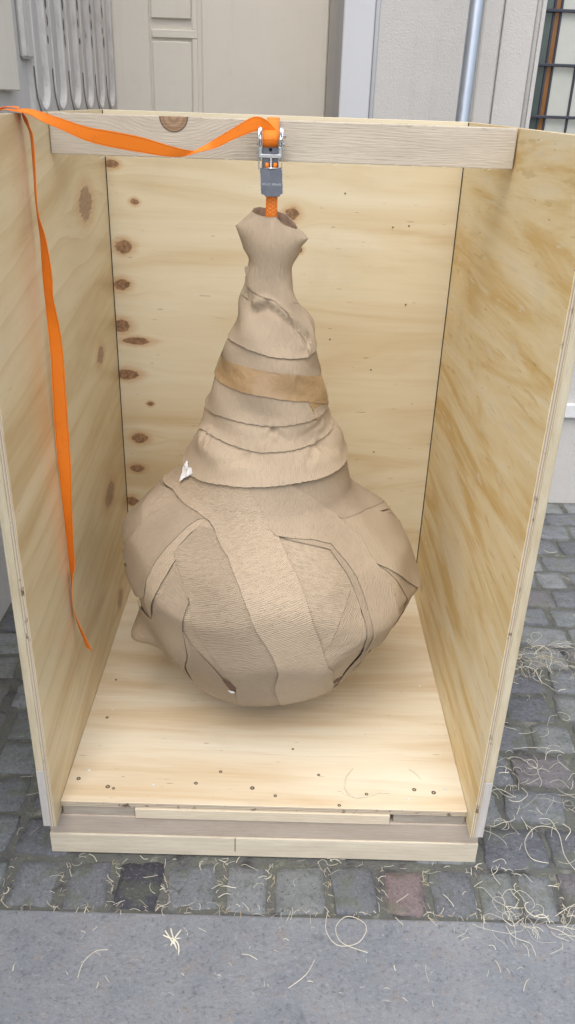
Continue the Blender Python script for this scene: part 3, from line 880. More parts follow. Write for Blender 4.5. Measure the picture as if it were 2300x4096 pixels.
def relief(th, s, x, y, z):
    h = np.zeros_like(s)
    for (p, f) in zip(_ph, _fr):
        h += np.sin(x * f[0] + p[0]) * np.sin(y * f[1] + p[1]) * np.sin(z * f[2] + p[2])
    h *= 0.0014 * np.clip((1.30 - s) / 0.25, 0.15, 1)
    bump = lambda t0, s0, wt, wss, a: a * np.exp(-((angd(th, t0) / wt) ** 2 + ((s - s0) / wss) ** 2))
    h += bump(193, .705, 16, .05, .013) + bump(362, .655, 14, .05, .011) + bump(197, .315, 11, .040, .046) + bump(349, .457, 12, .05, .015) + bump(185, .60, 12, .05, .010)
    # the bands of the neck puff out between their edges
    for s0, s1, a in ((.885, .957, .0075), (.965, 1.012, .005), (1.02, 1.165, .003), (1.17, 1.28, .004)):
        t_ = np.clip((s - s0) / (s1 - s0), 0, 1)
        h += .55 * a * np.sin(np.pi * t_) * (0.65 + 0.35 * np.sin(np.radians(th) * 3 + s0 * 40))
    h -= bump(250, .925, 20, .02, .006) + bump(318, .935, 16, .022, .005)
    h += bump(205, .93, 12, .02, .006)
    h -= bump(268, .99, 10, .012, .003)
    # a fold that runs round the neck
    rs = np.interp(((th - 90) % 360) + 90, RIDGE[:, 0], RIDGE[:, 1])
    m = np.clip((th - 228) / 12, 0, 1) * np.clip((332 - th) / 8, 0, 1)
    h += m * 0.012 * np.exp(-((s - rs - 0.006) / 0.010) ** 2) - m * 0.009 * np.exp(-((s - rs + 0.012) / 0.009) ** 2)
    # flats where the stiff strips pull straight
    h += crease(th, s)
    nk = np.clip((s - .86) / .05, 0, 1) * np.clip((1.36 - s) / .1, 0, 1)
    h += nk * (.0035 * np.sin(np.radians(th) * 2 + s * 21) + .0025 * np.sin(np.radians(th) * 3 - s * 47 + 1) + .0022 * np.sin(np.radians(th) * 5 + s * 63))
    return h
def surf(th, s, off):
    th = np.asarray(th, float)
    s = np.asarray(s, float)
    r = np.interp(s, ps, prx)
    cx = np.interp(s, ps, pcx)
    z = np.interp(s, ps, zd)
    nz = -np.interp(s, ps, pdr)
    nr = np.interp(s, ps, pdz)
    c, sn = np.cos(np.radians(th)), np.sin(np.radians(th))
    x, y = cx + r * c, CY + r * sn
    fw = np.clip((.80 - s) / .08, 0, 1) * np.clip((s - .08) / .06, 0, 1)
    d = relief(th, s, x, y, z) + off + fw * facet(x, y, z, nr * c, nr * sn, nz)
    return np.stack([x + nr * c * d, y + nr * sn * d, z + nz * d], -1)

bundle = empty('paper_wrapped_bundle', 'pear-shaped bundle wrapped in brown kraft paper hanging from the beam', 'bundle', (0.47, CY, 0.02))
RM = 0.33
def rot_uv(u, v, ang):
    a = math.radians(ang)
    return np.stack([u * math.cos(a) + v * math.sin(a), -u * math.sin(a) + v * math.cos(a)], -1)

# inner wrapping: the closed body
nt, ns_ = 240, 200
sg = np.linspace(0, 1.325, ns_)
tg = np.arange(nt) * 360.0 / nt
TT, SS = np.meshgrid(tg, sg)
P3 = surf(TT, SS, 0.0).reshape(-1, 3)
V = [tuple(p) for p in P3] + [(0.4736, CY, 0.0255)]
F = []
for i in range(ns_ - 1):
    for k in range(nt):
        F.append((i * nt + k, i * nt + (k + 1) % nt, (i + 1) * nt + (k + 1) % nt, (i + 1) * nt + k))
for k in range(nt):
    F.append((len(V) - 1, (k + 1) % nt, k))
uv = rot_uv(np.radians(TT.ravel()) * RM, SS.ravel(), 20)
uv = np.concatenate([uv, [[0, 0]]])
mesh_obj('inner_wrapping', V, F, M['paper_crepe'], bundle, True, uv)

def in_poly(px, py, poly):
    c = False
    j = len(poly) - 1
    for i in range(len(poly)):
        xi, yi = poly[i]
        xj, yj = poly[j]
        if (yi > py) != (yj > py) and px < (xj - xi) * (py - yi) / (yj - yi) + xi:
            c = not c
        j = i
    return c

OFF = 0.52
def strip(name, poly, off, mat, ang=0.0, thick=0.0009, step=0.011, wob=0.0002, lift=(), curl=0.0012):
    """a sheet of paper cut to poly (degrees round the bundle, metres along its profile), laid off metres above it"""
    off = off * OFF
    lowf = lambda s_: np.clip((s_ - .12) / .18, .35, 1)
    P = [Vector((math.radians(t) * RM, s)) for t, s in poly]
    edge = []
    for a, b in zip(P, P[1:] + P[:1]):
        k = max(1, int((b - a).length / step))
        for i in range(k):
            p = a.lerp(b, i / k)
            edge.append((p.x + rng.normal(0, wob), p.y + rng.normal(0, wob)))
    n = len(edge)
    xs_, ys_ = [e[0] for e in edge], [e[1] for e in edge]
    inner = []
    y = min(ys_) + step / 2
    r_ = 0
    while y < max(ys_):
        x = min(xs_) + step * (.25 if r_ % 2 else .75)
        while x < max(xs_):
            if in_poly(x, y, edge) and min((x - a) ** 2 + (y - b) ** 2 for a, b in edge) > (step * .55) ** 2:
                inner.append((x + rng.normal(0, step * .06), y + rng.normal(0, step * .06)))
            x += step
        y += step * .87
        r_ += 1
    pts = [Vector(p) for p in edge + inner]
    vo, _, fo, *_rest = delaunay_2d_cdt(pts, [(i, (i + 1) % n) for i in range(n)], [], 0, 1e-6)
    vo = [(v.x, v.y) for v in vo]
    tris = []
    for f in fo:
        cx = sum(vo[i][0] for i in f) / 3
        cy = sum(vo[i][1] for i in f) / 3
        if in_poly(cx, cy, edge):
            a, b, c = (vo[i] for i in f)
            if (b[0] - a[0]) * (c[1] - a[1]) - (b[1] - a[1]) * (c[0] - a[0]) < 0:
                f = f[::-1]
            tris.append(tuple(f))
    A = np.array(vo)
    th, s = np.degrees(A[:, 0] / RM), A[:, 1]
    o_ = off * lowf(s)
    for (lt, lsv, rad, amt) in lift:
        o_ += amt * np.exp(-(((th - lt) / 57.3 * RM) ** 2 + (s - lsv) ** 2) / rad ** 2)
    E0 = np.array([(p.x, p.y) for p in P])
    E1 = np.roll(E0, -1, axis=0)
    ed = np.full(len(A), 9.0)
    for a_, b_ in zip(E0, E1):
        q_ = np.clip(((A - a_) @ (b_ - a_)) / max(1e-9, ((b_ - a_) ** 2).sum()), 0, 1)
        ed = np.minimum(ed, np.hypot(*(A - (a_ + q_[:, None] * (b_ - a_))).T))
    o_ += curl * np.exp(-ed / .008)
    s = np.clip(s, 0.004, STOP - 0.002)
    top = surf(th, s, o_)
    bot = surf(th, s, o_ - thick)
    m = len(A)
    cnt = {}
    for f in tris:
        for a, b in zip(f, f[1:] + f[:1]):
            cnt[(a, b)] = cnt.get((a, b), 0) + 1
    F = list(tris) + [tuple(m + i for i in f[::-1]) for f in tris]
    base = 2 * m
    V = list(top) + list(bot)
    uvb = rot_uv(A[:, 0], A[:, 1], ang)
    UVs = [uvb, uvb]
    # side walls with their own vertices, so the cut edge stays crisp
    ev, eu = [], []
    for (a, b) in cnt:
        if (b, a) not in cnt:
            i0 = base + len(ev)
            ev += [top[a], top[b], bot[b], bot[a]]
            eu += [uvb[a], uvb[b], uvb[b], uvb[a]]
            F.append((i0 + 1, i0, i0 + 3, i0 + 2))
    V += ev
    UVs.append(np.array(eu).reshape(-1, 2))
    return mesh_obj(name, V, F, mat, bundle, True, np.concatenate(UVs))

def band(name, lo, hi, off_lo, off_hi, mat, ang=85.0, thick=0.0012, gather=0.0, rows=22):
    """a sheet wound right round; lo / hi: edge curves (degrees, metres), open data closed smoothly at the back"""
    off_lo, off_hi = off_lo * OFF, off_hi * OFF
    n = 210
    tg = np.arange(n) * 360.0 / n
    def curve(c):
        c = sorted(((t % 360), s) for t, s in c)
        ts = np.array([t for t, _ in c])
        ss = np.array([s for _, s in c])
        v = np.interp(tg, ts, ss, period=360)
        k = np.ones(5) / 5
        return np.convolve(np.concatenate([v[-2:], v, v[:2]]), k, 'valid')
    L, U_ = curve(lo), curve(hi)
    L = L + rng.normal(0, 0.0006, n)
    rr = np.linspace(0, 1, rows)
    V, UVs, F = [], [], []
    for layer in (0, 1):
        for q in rr:
            s = L + (U_ - L) * q
            o = off_lo + (off_hi - off_lo) * min(1, q * 1.2) + .0024 * math.exp(-q * 9) + gather * np.sin(np.radians(tg) * 41) * max(0, 1 - q * 3) - layer * thick
            V.append(surf(tg, np.clip(s, 0, STOP), o))
            UVs.append(rot_uv(np.radians(tg) * RM * 0.5, s, ang))
    V = np.concatenate(V)
    UVs = np.concatenate(UVs)
    N1 = rows * n
    for q in range(rows - 1):
        for k in range(n):
            a, b, c, d = q * n + k, q * n + (k + 1) % n, (q + 1) * n + (k + 1) % n, (q + 1) * n + k
            F.append((a, b, c, d))
            F.append((N1 + d, N1 + c, N1 + b, N1 + a))
    e0 = len(V)
    ring = np.concatenate([V[:n], V[N1:N1 + n]])
    for k in range(n):
        F.append((e0 + (k + 1) % n, e0 + k, e0 + n + k, e0 + n + (k + 1) % n))
    V = np.concatenate([V, ring])
    UVs = np.concatenate([UVs, UVs[:n], UVs[:n]])
    return mesh_obj(name, V, F, mat, bundle, True, UVs)

S = {
    'u1': [(161, 0.6912), (199, 0.7751), (211.5, 0.7779), (208, 0.7248), (207.5, 0.6632), (205.5, 0.6184), (200, 0.5932), (192.5, 0.5876), (183.5, 0.6268), (168.5, 0.6716)],
    'u2': [(172, 0.7248), (198.5, 0.7751), (211.5, 0.7779), (206.5, 0.7164), (206, 0.6576), (203, 0.6772), (190.5, 0.7108)],
    's2': [(211.5, 0.7779), (231.5, 0.7695), (238.5, 0.7639), (234.5, 0.7527), (232.5, 0.7304), (230.5, 0.6884), (225, 0.6156), (222, 0.5681), (221, 0.5261), (218.5, 0.5121), (208.5, 0.5177), (202.5, 0.5401), (193, 0.5429), (201, 0.596), (205.5, 0.6576), (208, 0.7248)],
    's2b': [(238.5, 0.7639), (247.5, 0.7416), (238, 0.7416), (236, 0.7192), (233.5, 0.6688), (235, 0.6492), (230, 0.5848), (227, 0.5373), (222.5, 0.4981), (216, 0.4421), (220, 0.5177), (221.5, 0.5345), (222, 0.5737), (224, 0.6156), (229.5, 0.6912), (231.5, 0.7304), (234, 0.7555)],
    's3': [(238, 0.7416), (249, 0.7444), (260, 0.6828), (264, 0.61), (266.5, 0.5653), (269, 0.4981), (273.5, 0.3694), (282.5, 0.2546), (262, 0.2742), (259.5, 0.3218), (253.5, 0.3582), (245, 0.4589), (243, 0.5625), (239.5, 0.6044), (235, 0.6492), (233.5, 0.6604), (236.5, 0.7164)],
    's4': [(168.5, 0.7388), (200.5, 0.7779), (231.5, 0.7695), (242, 0.7583), (247.5, 0.7416), (259, 0.6828), (263.5, 0.61), (266, 0.5653), (268.5, 0.4981), (272.5, 0.3694), (282, 0.2379), (293, 0.2546), (307, 0.2714), (289.5, 0.4114), (288, 0.4477), (287.5, 0.5065), (286, 0.5848), (285.5, 0.6492), (284.5, 0.6996), (281.5, 0.7388), (270.5, 0.8003), (259.5, 0.8451), (256, 0.8703), (212, 0.8591), (169.5, 0.7975)],
    's6': [(257.5, 0.8451), (269, 0.7975), (280, 0.7388), (284.5, 0.7332), (298, 0.7164), (308, 0.694), (310, 0.6492), (310.5, 0.6072), (310.5, 0.5429), (308.5, 0.4729), (308.5, 0.4002), (311.5, 0.3974), (320.5, 0.3834), (323.5, 0.4225), (323.5, 0.4981), (324, 0.5597), (323, 0.6212), (326, 0.6828), (319, 0.7639), (301.5, 0.8255), (287.5, 0.8591), (284, 0.8787), (256.5, 0.8759)],
    's6b': [(280, 0.7444), (281.5, 0.7388), (294.5, 0.7108), (306, 0.6828), (307, 0.6296), (307, 0.5932), (307.5, 0.5541), (307, 0.5149), (305, 0.4449), (328, 0.263), (312.5, 0.3582), (308, 0.3946), (309.5, 0.4002), (309.5, 0.4701), (311.5, 0.5401), (311.5, 0.6072), (311.5, 0.6492), (309, 0.6968), (298.5, 0.722), (284.5, 0.7388)],
    's5': [(279.5, 0.7471), (295, 0.722), (307, 0.6884), (308, 0.6296), (307.5, 0.5932), (304.5, 0.5793), (297, 0.5317), (289, 0.4617), (287.5, 0.4477), (286.5, 0.5065), (285, 0.5848), (284.5, 0.6492), (283.5, 0.6996)],
    's5b': [(280.5, 0.7388), (294.5, 0.7108), (287.5, 0.6716), (285, 0.6576)],
    's9': [(307, 0.5932), (308, 0.5541), (306.5, 0.5233), (303, 0.4701), (299.5, 0.4142), (298, 0.347), (289.5, 0.3946), (287, 0.4533), (289, 0.4617), (297, 0.5317), (304.5, 0.5793)],
    's9b': [(307, 0.5457), (307, 0.4953), (305.5, 0.4058), (328.5, 0.263), (319, 0.2714), (308.5, 0.277), (305.5, 0.2714), (297, 0.3414), (298.5, 0.4086), (303, 0.4701)],
    'flap': [(308.5, 0.2546), (314, 0.2351), (317.5, 0.2407), (322, 0.249), (328, 0.263), (325.5, 0.2798), (311.5, 0.3022), (306.5, 0.2826)],
    's7': [(320.5, 0.7444), (349, 0.7108), (371, 0.6464), (375.5, 0.61), (355, 0.6716), (367, 0.582), (354.5, 0.5401), (353, 0.4729), (350, 0.4533), (330, 0.5681), (322.5, 0.6212), (324.5, 0.6856)],
    's7b': [(376, 0.6072), (370.5, 0.5932), (366.5, 0.5765), (353, 0.6212), (352, 0.6772)],
    's8': [(323, 0.6268), (330.5, 0.5709), (350, 0.4533), (332.5, 0.4337), (326, 0.4058), (320.5, 0.3834), (322, 0.4281), (322.5, 0.5009), (322.5, 0.5625)],
    's10': [(235, 0.6492), (240.5, 0.6044), (242.5, 0.5597), (240, 0.5177), (236.5, 0.4729), (231.5, 0.2351), (220, 0.2966), (199.5, 0.3106), (217, 0.4449), (231, 0.5569)],
    's11': [(236.5, 0.4757), (238.5, 0.4393), (245, 0.3862), (258.5, 0.2938), (262, 0.2742), (232, 0.2323)],
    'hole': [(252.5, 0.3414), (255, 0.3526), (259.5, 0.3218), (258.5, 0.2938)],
    's13': [(285.5, 0.8591), (335, 0.8703), (360.5, 0.8591), (389, 0.6744), (371, 0.6464), (348, 0.708), (323, 0.7388), (317.5, 0.7667), (299.5, 0.8255)],
    'white': [(198, 0.8367), (197.5, 0.8115), (204.5, 0.8143), (208, 0.8031), (211.5, 0.8143), (214.5, 0.8423), (206, 0.8367), (205.5, 0.8339)],
    'e4': [(206, 0.8367), (227, 0.8423), (243, 0.8507), (261.5, 0.8563), (278.5, 0.8619), (297, 0.8647), (313.5, 0.8647), (339.5, 0.8675)],
    'e3': [(190.5, 0.9374), (210, 0.9486), (236.5, 0.943), (259.5, 0.9346), (275.5, 0.9346), (290, 0.9374), (315, 0.943), (344.5, 0.9542)],
    'e2': [(195, 0.9906), (227.5, 0.999), (251.5, 0.9962), (276, 0.9934), (298.5, 0.9962), (320, 0.999), (346.5, 1.0018)],
    'e1': [(179, 1.1697), (226, 1.1641), (252, 1.1557), (273, 1.1473), (296, 1.1417), (318, 1.1389), (337.5, 1.1473)],
    'tu': [(189, 1.1193), (236, 1.1221), (266.5, 1.1165), (295, 1.1081), (349, 1.0829)],
    'tl': [(198, 1.069), (232.5, 1.0662), (268, 1.0606), (293, 1.0494), (314, 1.041), (343.5, 1.0158)],
    'tail': [(312.5, 1.0438), (320, 0.9934), (344, 1.0074), (347, 1.0298)],
    'n1': [(211, 1.3012), (232.5, 1.2872), (256, 1.2788), (283.5, 1.2704), (311.5, 1.262), (341, 1.2564)],
    'fold': [(283.5, 1.2704), (346, 1.2536), (362.5, 1.2033), (343.5, 1.1529), (323.5, 1.1669), (307.5, 1.2145), (296, 1.2452)],
    'ridge': [(236, 1.2313), (268, 1.2452), (283.5, 1.2313), (296.5, 1.2117), (313.5, 1.1949), (325, 1.1669)]}
cre, sof = M['paper_crepe'], M['paper_soft']
S['s4'] = S['s4'][:10] + [(283, .20), (300, .17), (311, .22)] + S['s4'][12:]
S['s3'] = S['s3'][:7] + [(283, .20), (262, .19)] + S['s3'][9:]
S['s11'] = S['s11'][:-1] + [(262, .20), (232, .20)]
S['u1'] = [(150, .70), (165, .74)] + S['u1'][1:8] + [(185, .60), (160, .58), (150, .62)]
strip('paper_strip', S['u1'], .0035, cre, 70)
strip('paper_strip', S['u2'], .0065, cre, 65)
strip('paper_strip', [(310, .25), (330, .29), (345, .36)] + S['s8'][:3] + [(362, .42), (372, .36), (360, .30), (340, .24)], .003, cre, 25)
strip('paper_strip', S['s5b'], .0030, cre, -60)
strip('paper_strip', S['s5'], .0055, cre, -25)
strip('paper_strip', S['s9b'][:3] + [(309, .33), (313, .26), (309, .235), (302, .24)] + S['s9b'][6:], .0050, sof, 70)
strip('paper_strip', S['s9'], .0090, cre, 40, lift=((288, .46, .02, -.004),))
strip('paper_strip', S['s11'], .0050, cre, -10)
strip('paper_strip', S['s10'] [:5] + [(231, .215)] + [(214, .255), (197, .285), (188, .33), (196, .42)] + S['s10'][8:], .0080, cre, -32, lift=((199, .315, .03, .006),))
strip('paper_strip', S['s2b'], .0085, sof, 60)
strip('paper_strip', S['s2'][:10] + [(200, .46), (185, .50)] + S['s2'][11:], .0120, sof, 60)
strip('paper_strip', S['s3'], .0110, cre, 20, lift=((236, .66, .02, .006),))
strip('paper_strip', S['s7b'], .0060, cre, -30)
strip('paper_strip', S['s7'][:5] + [(367, .60), (372, .56), (362, .51)] + S['s7'][7:], .0105, sof, 75, lift=((350, .455, .03, .004),))
strip('paper_strip', S['s6b'][:9] + [(309, .36), (312, .27), (316, .25), (318, .33)] + S['s6b'][12:], .0120, sof, 75)
strip('paper_strip', S['s13'], .0130, sof, 80)
strip('paper_strip', S['s6'], .0165, sof, 72, lift=((282, .745, .03, .004),))
strip('paper_strip', S['s4'], .0180, cre, 20)
strip('torn_flap', [(305, .262), (308, .285), (311, .288), (313, .262), (314, .225), (309, .205), (304, .215)], .0060, M['paper_gap_dark'], wob=.003, step=.008)
strip('torn_edge', [(325, .33), (331, .38), (342, .425), (352, .452), (356, .440), (346, .395), (336, .345), (328, .315)], .0030, M['paper_gap_dark'], wob=.004, step=.008)
strip('gap_shade', S['hole'], .0146, M['paper_gap_dark'], step=.006)  # dark sheet on top of the wrapping, painting the shade inside a gap
strip('paper_fleck', [(256.2, .293), (258.6, .303), (259.6, .298), (258.0, .287)], .0162, M['white_tape'], step=.006, thick=.001)

# bands wound round the neck, each over the one below
e4 = S['e4'] + [(30, .885), (90, .87), (150, .86)]
e3 = S['e3'] + [(30, .975), (90, .96), (150, .955)]
e2 = S['e2'] + [(30, 1.02), (90, 1.01), (150, 1.008)]
e1 = S['e1'] + [(20, 1.175), (90, 1.18), (140, 1.185)]
n1 = S['n1'] + [(30, 1.28), (90, 1.30), (150, 1.32)]
up = lambda c, d: [(t, s + d) for t, s in c]
band('paper_band', e4, up(e3, .02), .0275, .0030, sof)
band('paper_band', e3, up(e2, .02), .0085, .0030, sof, gather=.0006)
band('paper_band', e2, up(e1, .02), .0075, .0030, sof)
band('paper_band', e1, [(t, 1.325) for t in range(0, 360, 30)], .0070, .0030, sof, 80)
strip('paper_strip', S['fold'], .0060, sof, 40, lift=((345, 1.185, .03, .004),))
tu = S['tu'] + [(30, 1.105), (90, 1.12), (150, 1.135)]
tl = S['tl'] + [(30, 1.04), (90, 1.06), (150, 1.08)]
band('packing_tape', tl, tu, .0068, .0068, M['tape'], thick=.001, rows=8)
strip('tape_end', S['tail'], .0080, M['tape'], thick=.001, step=.008)
strip('torn_white_scrap', [(196.5, .846), (201, .860), (205, .850), (209, .853), (213, .846), (209, .832), (206, .822), (203, .806), (200.5, .812), (199, .826), (196, .834)], .0300, M['white_tape'], step=.005, lift=((201, .850, .010, .005), (207, .838, .008, .004), (203, .815, .008, .003)), wob=.0012)
strip('collar_flap', [(196, 1.275), (222, 1.268), (212, 1.318), (203, 1.338), (196, 1.335)], .0070, M['paper_soft'], step=.007, lift=((200, 1.335, .018, .009),))

# open collar at the top
n = 120
tg = np.arange(n) * 360.0 / n
ts_ = np.array(sorted((t % 360, s) for t, s in n1))
low = np.interp(tg, ts_[:, 0], ts_[:, 1], period=360) + rng.normal(0, .0005, n)
rim = np.array([(0, .527, .444, 1.266), (30, .520, .462, 1.276), (60, .500, .478, 1.290), (90, .470, .485, 1.298), (125, .440, .478, 1.304), (150, .428, .462, 1.303), (180, .425, .445, 1.298), (205, .434, .428, 1.295),
       (230, .448, .418, 1.292), (255, .461, .412, 1.291), (270, .468, .410, 1.292), (284, .478, .410, 1.2925), (290, .485, .411, 1.285), (303, .494, .414, 1.277), (320, .511, .420, 1.270), (340, .522, .432, 1.266)])
RX3, RY3, RZ3 = (np.interp(tg, rim[:, 0], rim[:, k], period=360) for k in (1, 2, 3))
c, sn = np.cos(np.radians(tg)), np.sin(np.radians(tg))
pw = 1.42
RR = 1 / (np.abs(c) ** pw + np.abs(sn) ** pw) ** (1 / pw)
rows_ = []
for q in np.linspace(0, 1, 26):
    s = low + (STOP - .012 - low) * q
    P_ = surf(tg, s, .0045 - .0015 * q)
    k = max(0, q - .55) / .45
    k = k * k * (3 - 2 * k) * .8
    P_[:, 0] = P_[:, 0] * (1 - k) + (.4697 + .066 * RR * c) * k
    P_[:, 1] = P_[:, 1] * (1 - k) + (CY + .052 * RR * sn) * k
    rows_.append(P_)
wz = 1.2565 - 0.0115 * c
base_row = rows_[-1]
for q in (.5, 1.0):
    ring_ = np.stack([.4697 + .0805 * RR * c, CY + .060 * RR * sn, wz], -1)
    rows_.append(base_row * (1 - q) + ring_ * q)
ring_ = rows_[-1]
rimp = np.stack([RX3, RY3, RZ3], -1)
for q in (.06, .25, .5, .75, 1.0):
    rows_.append(ring_ * (1 - q) + rimp * q + np.array([0, 0, 1])[None] * .0025 * math.sin(q * math.pi) + np.stack([0 * c, 0 * c, -.004 * math.sin(q * math.pi) * np.abs(np.sin(np.radians(tg) * 2.5))], -1))
outer = len(rows_)
# the front and back of the collar roll over softly, only its two ends are pinched
G = np.array(rows_)
wgt = np.clip(1.0 - np.abs(c) ** 3, 0, 1)[None, :, None]
for _ in range(26):
    S_ = G.copy()
    S_[3:-1] = .25 * G[2:-2] + .5 * G[3:-1] + .25 * G[4:]
    G = G * (1 - wgt) + S_ * wgt
    G[:-2] += 0
rows_ = [g for g in G]
cen = np.array([.470, .447, 0])
for wr_k, dz in ((.97, -.0012), (1.03, -.012), (.95, -.030), (.55, -.055), (.25, -.080)):
    P_ = rimp.copy()
    P_[:, :2] = cen[:2] + (P_[:, :2] - cen[:2]) * wr_k
    P_[:, 2] += dz
    rows_.append(P_)
V = np.concatenate(rows_)
R_ = len(rows_)
F, fm = [], []
for i in range(R_ - 1):
    for k in range(n):
        F.append((i * n + k, i * n + (k + 1) % n, (i + 1) * n + (k + 1) % n, (i + 1) * n + k))
        fm.append(0 if i < outer - 1 else 1)
rep = len(V)
lowin = surf(tg, low, .0030)
V = np.concatenate([V, V[:n], lowin])
for k in range(n):
    F.append((rep + (k + 1) % n, rep + k, rep + n + k, rep + n + (k + 1) % n))
    fm.append(0)
uvs = np.stack([V[:, 2] * 1.0, np.radians(np.tile(tg, len(V) // n)) * .1], -1)
mesh_obj('paper_collar', V, F, None, bundle, True, uvs, mats=[M['paper_soft'], M['paper_in']], fmat=fm)

# ------------------------------------------------------------------ ratchet strap
strap = empty('ratchet_strap', 'orange ratchet strap looped over the beam, its loose end draped over the left panel', 'strap', (0.466, 0.443, H))
def catmull(P, k=6):
    P = [Vector(p) for p in P]
    Q = [P[0]] + P + [P[-1]]
    out = []
    for i in range(1, len(Q) - 2):
        p0, p1, p2, p3 = Q[i - 1:i + 3]
        for j in range(k):
            t_ = j / k
            out.append(0.5 * ((2 * p1) + (p2 - p0) * t_ + (2 * p0 - 5 * p1 + 4 * p2 - p3) * t_ ** 2 + (3 * p1 - p0 - 3 * p2 + p3) * t_ ** 3))
    out.append(P[-1])
    return out
def ribbon(name, A, B, mat, parent, thick=0.0012, k=6, seg=3, slack=0.0):
    A, B = catmull(A, k), catmull(B, k)
    V, F, UVs = [], [], []
    L = 0
    for i, (a, b) in enumerate(zip(A, B)):
        if i: L += ((a + b) / 2 - (A[i - 1] + B[i - 1]) / 2).length
        i0, i1 = max(i - 1, 0), min(i + 1, len(A) - 1)
        nrm = (b - a).cross((A[i1] + B[i1]) / 2 - (A[i0] + B[i0]) / 2)
        nrm = nrm.normalized() if nrm.length > 1e-9 else Vector((0, -1, 0))
        for s in (.5, -.5):
            for q in range(seg + 1):
                V.append(a.lerp(b, q / seg) + nrm * thick * s)
                UVs.append((q / seg * .025, L))
    w = 2 * (seg + 1)
    for i in range(len(A) - 1):
        p, q = i * w, (i + 1) * w
        for j in range(seg):
            F.append((p + j, p + j + 1, q + j + 1, q + j))
            F.append((p + seg + 1 + j, q + seg + 1 + j, q + seg + 2 + j, p + seg + 2 + j))
        for (c0, c1) in ((0, seg + 1), (seg, w - 1)):
            e_ = len(V)
            for idx in (p + c0, q + c0, q + c1, p + c1):
                V.append(V[idx])
                UVs.append(UVs[idx])
            F.append((e_, e_ + 1, e_ + 2, e_ + 3) if c0 == 0 else (e_ + 3, e_ + 2, e_ + 1, e_))
    e = (len(A) - 1) * w
    for ends in ((0, seg, w - 1, seg + 1), (e + seg + 1, e + w - 1, e + seg, e)):
        e_ = len(V)
        for idx in ends:
            V.append(V[idx])
            UVs.append(UVs[idx])
        F.append((e_, e_ + 1, e_ + 2, e_ + 3))
    return mesh_obj(name, V, F, mat, parent, True, UVs)

TAIL = [[[0.4752, 0.404, 1.4600], [0.4760, 0.404, 1.4540]], [[0.4522, 0.400, 1.4795], [0.4526, 0.404, 1.4608]], [[0.4281, 0.4007, 1.4835], [0.4265, 0.4007, 1.4554]], [[0.3909, 0.3863, 1.4638], [0.3909, 0.3863, 1.4419]],
        [[0.3519, 0.3711, 1.4412], [0.3538, 0.3711, 1.4248]], [[0.3209, 0.3582, 1.4233], [0.3208, 0.3482, 1.4171]], [[0.3059, 0.3493, 1.4197], [0.2917, 0.3493, 1.4083]], [[0.2685, 0.3341, 1.4275], [0.256, 0.3341, 1.4083]],
        [[0.2177, 0.3123, 1.4421], [0.2048, 0.3123, 1.4158]], [[0.1685, 0.2905, 1.4514], [0.1553, 0.2905, 1.4242]], [[0.1204, 0.2702, 1.459], [0.1147, 0.2702, 1.4349]], [[0.0744, 0.2499, 1.4732], [0.0762, 0.2499, 1.4525]],
        [[0.0395, 0.234, 1.4838], [0.0467, 0.230, 1.4663]], [[0.018, 0.236, 1.4865], [0.0266, 0.218, 1.4780]]]
LOOP = [[[0.000, 0.240, 1.4845], [0.000, 0.215, 1.4825]], [[-0.018, 0.240, 1.4850], [-0.018, 0.216, 1.4845]], [[-0.034, 0.243, 1.4815], [-0.034, 0.220, 1.4805]], [[-0.039, 0.246, 1.4760], [-0.039, 0.224, 1.4750]],
        [[-0.036, 0.254, 1.4830], [-0.036, 0.230, 1.4830]], [[-0.020, 0.258, 1.4885], [-0.020, 0.234, 1.4885]], [[-0.002, 0.260, 1.4875], [0.000, 0.236, 1.4870]]]
HANG = [[[0.0064, 1.4688], [0.0117, 1.4729]], [[0.0126, 1.4553], [0.0169, 1.4555]], [[0.0164, 1.4366], [0.0216, 1.4368]], [[0.0154, 1.382], [0.0199, 1.3821]], [[0.0136, 1.334], [0.017, 1.3341]], [[0.0142, 1.2978], [0.0176, 1.2979]],
        [[0.0153, 1.2542], [0.0268, 1.2545]], [[0.0129, 1.1866], [0.0317, 1.1872]], [[0.0128, 1.1401], [0.0299, 1.1407]], [[0.0127, 1.0804], [0.0369, 1.0811]], [[0.0126, 1.0186], [0.0396, 1.0196]], [[0.0087, 0.9417], [0.0378, 0.9428]],
        [[0.0052, 0.8546], [0.0355, 0.8557]], [[0.0045, 0.7681], [0.0331, 0.7692]], [[0.0035, 0.608], [0.0230, 0.6088]], [[0.0035, 0.5073], [0.0190, 0.5079]], [[0.0035, 0.4813], [0.0110, 0.4718]], [[0.0035, 0.4083], [0.0065, 0.4185]],
        [[0.0040, 0.3641], [0.0084, 0.3643]], [[0.0276, 0.2701], [0.0418, 0.2562]]]
EA, EB = [], []
for a, b in TAIL:
    EA.append(a); EB.append(b)
for a, b in LOOP:
    EA.append(a); EB.append(b)
for i, ((xa, za), (xb, zb)) in enumerate(HANG):
    dy = math.sqrt(max(0.0, .025 ** 2 - (xb - xa) ** 2 - (zb - za) ** 2))
    dy = min(dy, .022)
    # the far edge is the one next to the panel
    ya, yb = .25 + dy / 2, .25 - dy / 2
    sh = lambda x, z, y: (max(.0035, .5052 + (x - .5052) * (y + 1.4311) / 1.6811), y, 1.5147 + (z - 1.5147) * (y + 1.4311) / 1.6811)
    EA.append(sh(xa, za, ya)); EB.append(sh(xb, zb, yb))
ribbon('webbing_tail', EA, EB, M['orange'], strap)
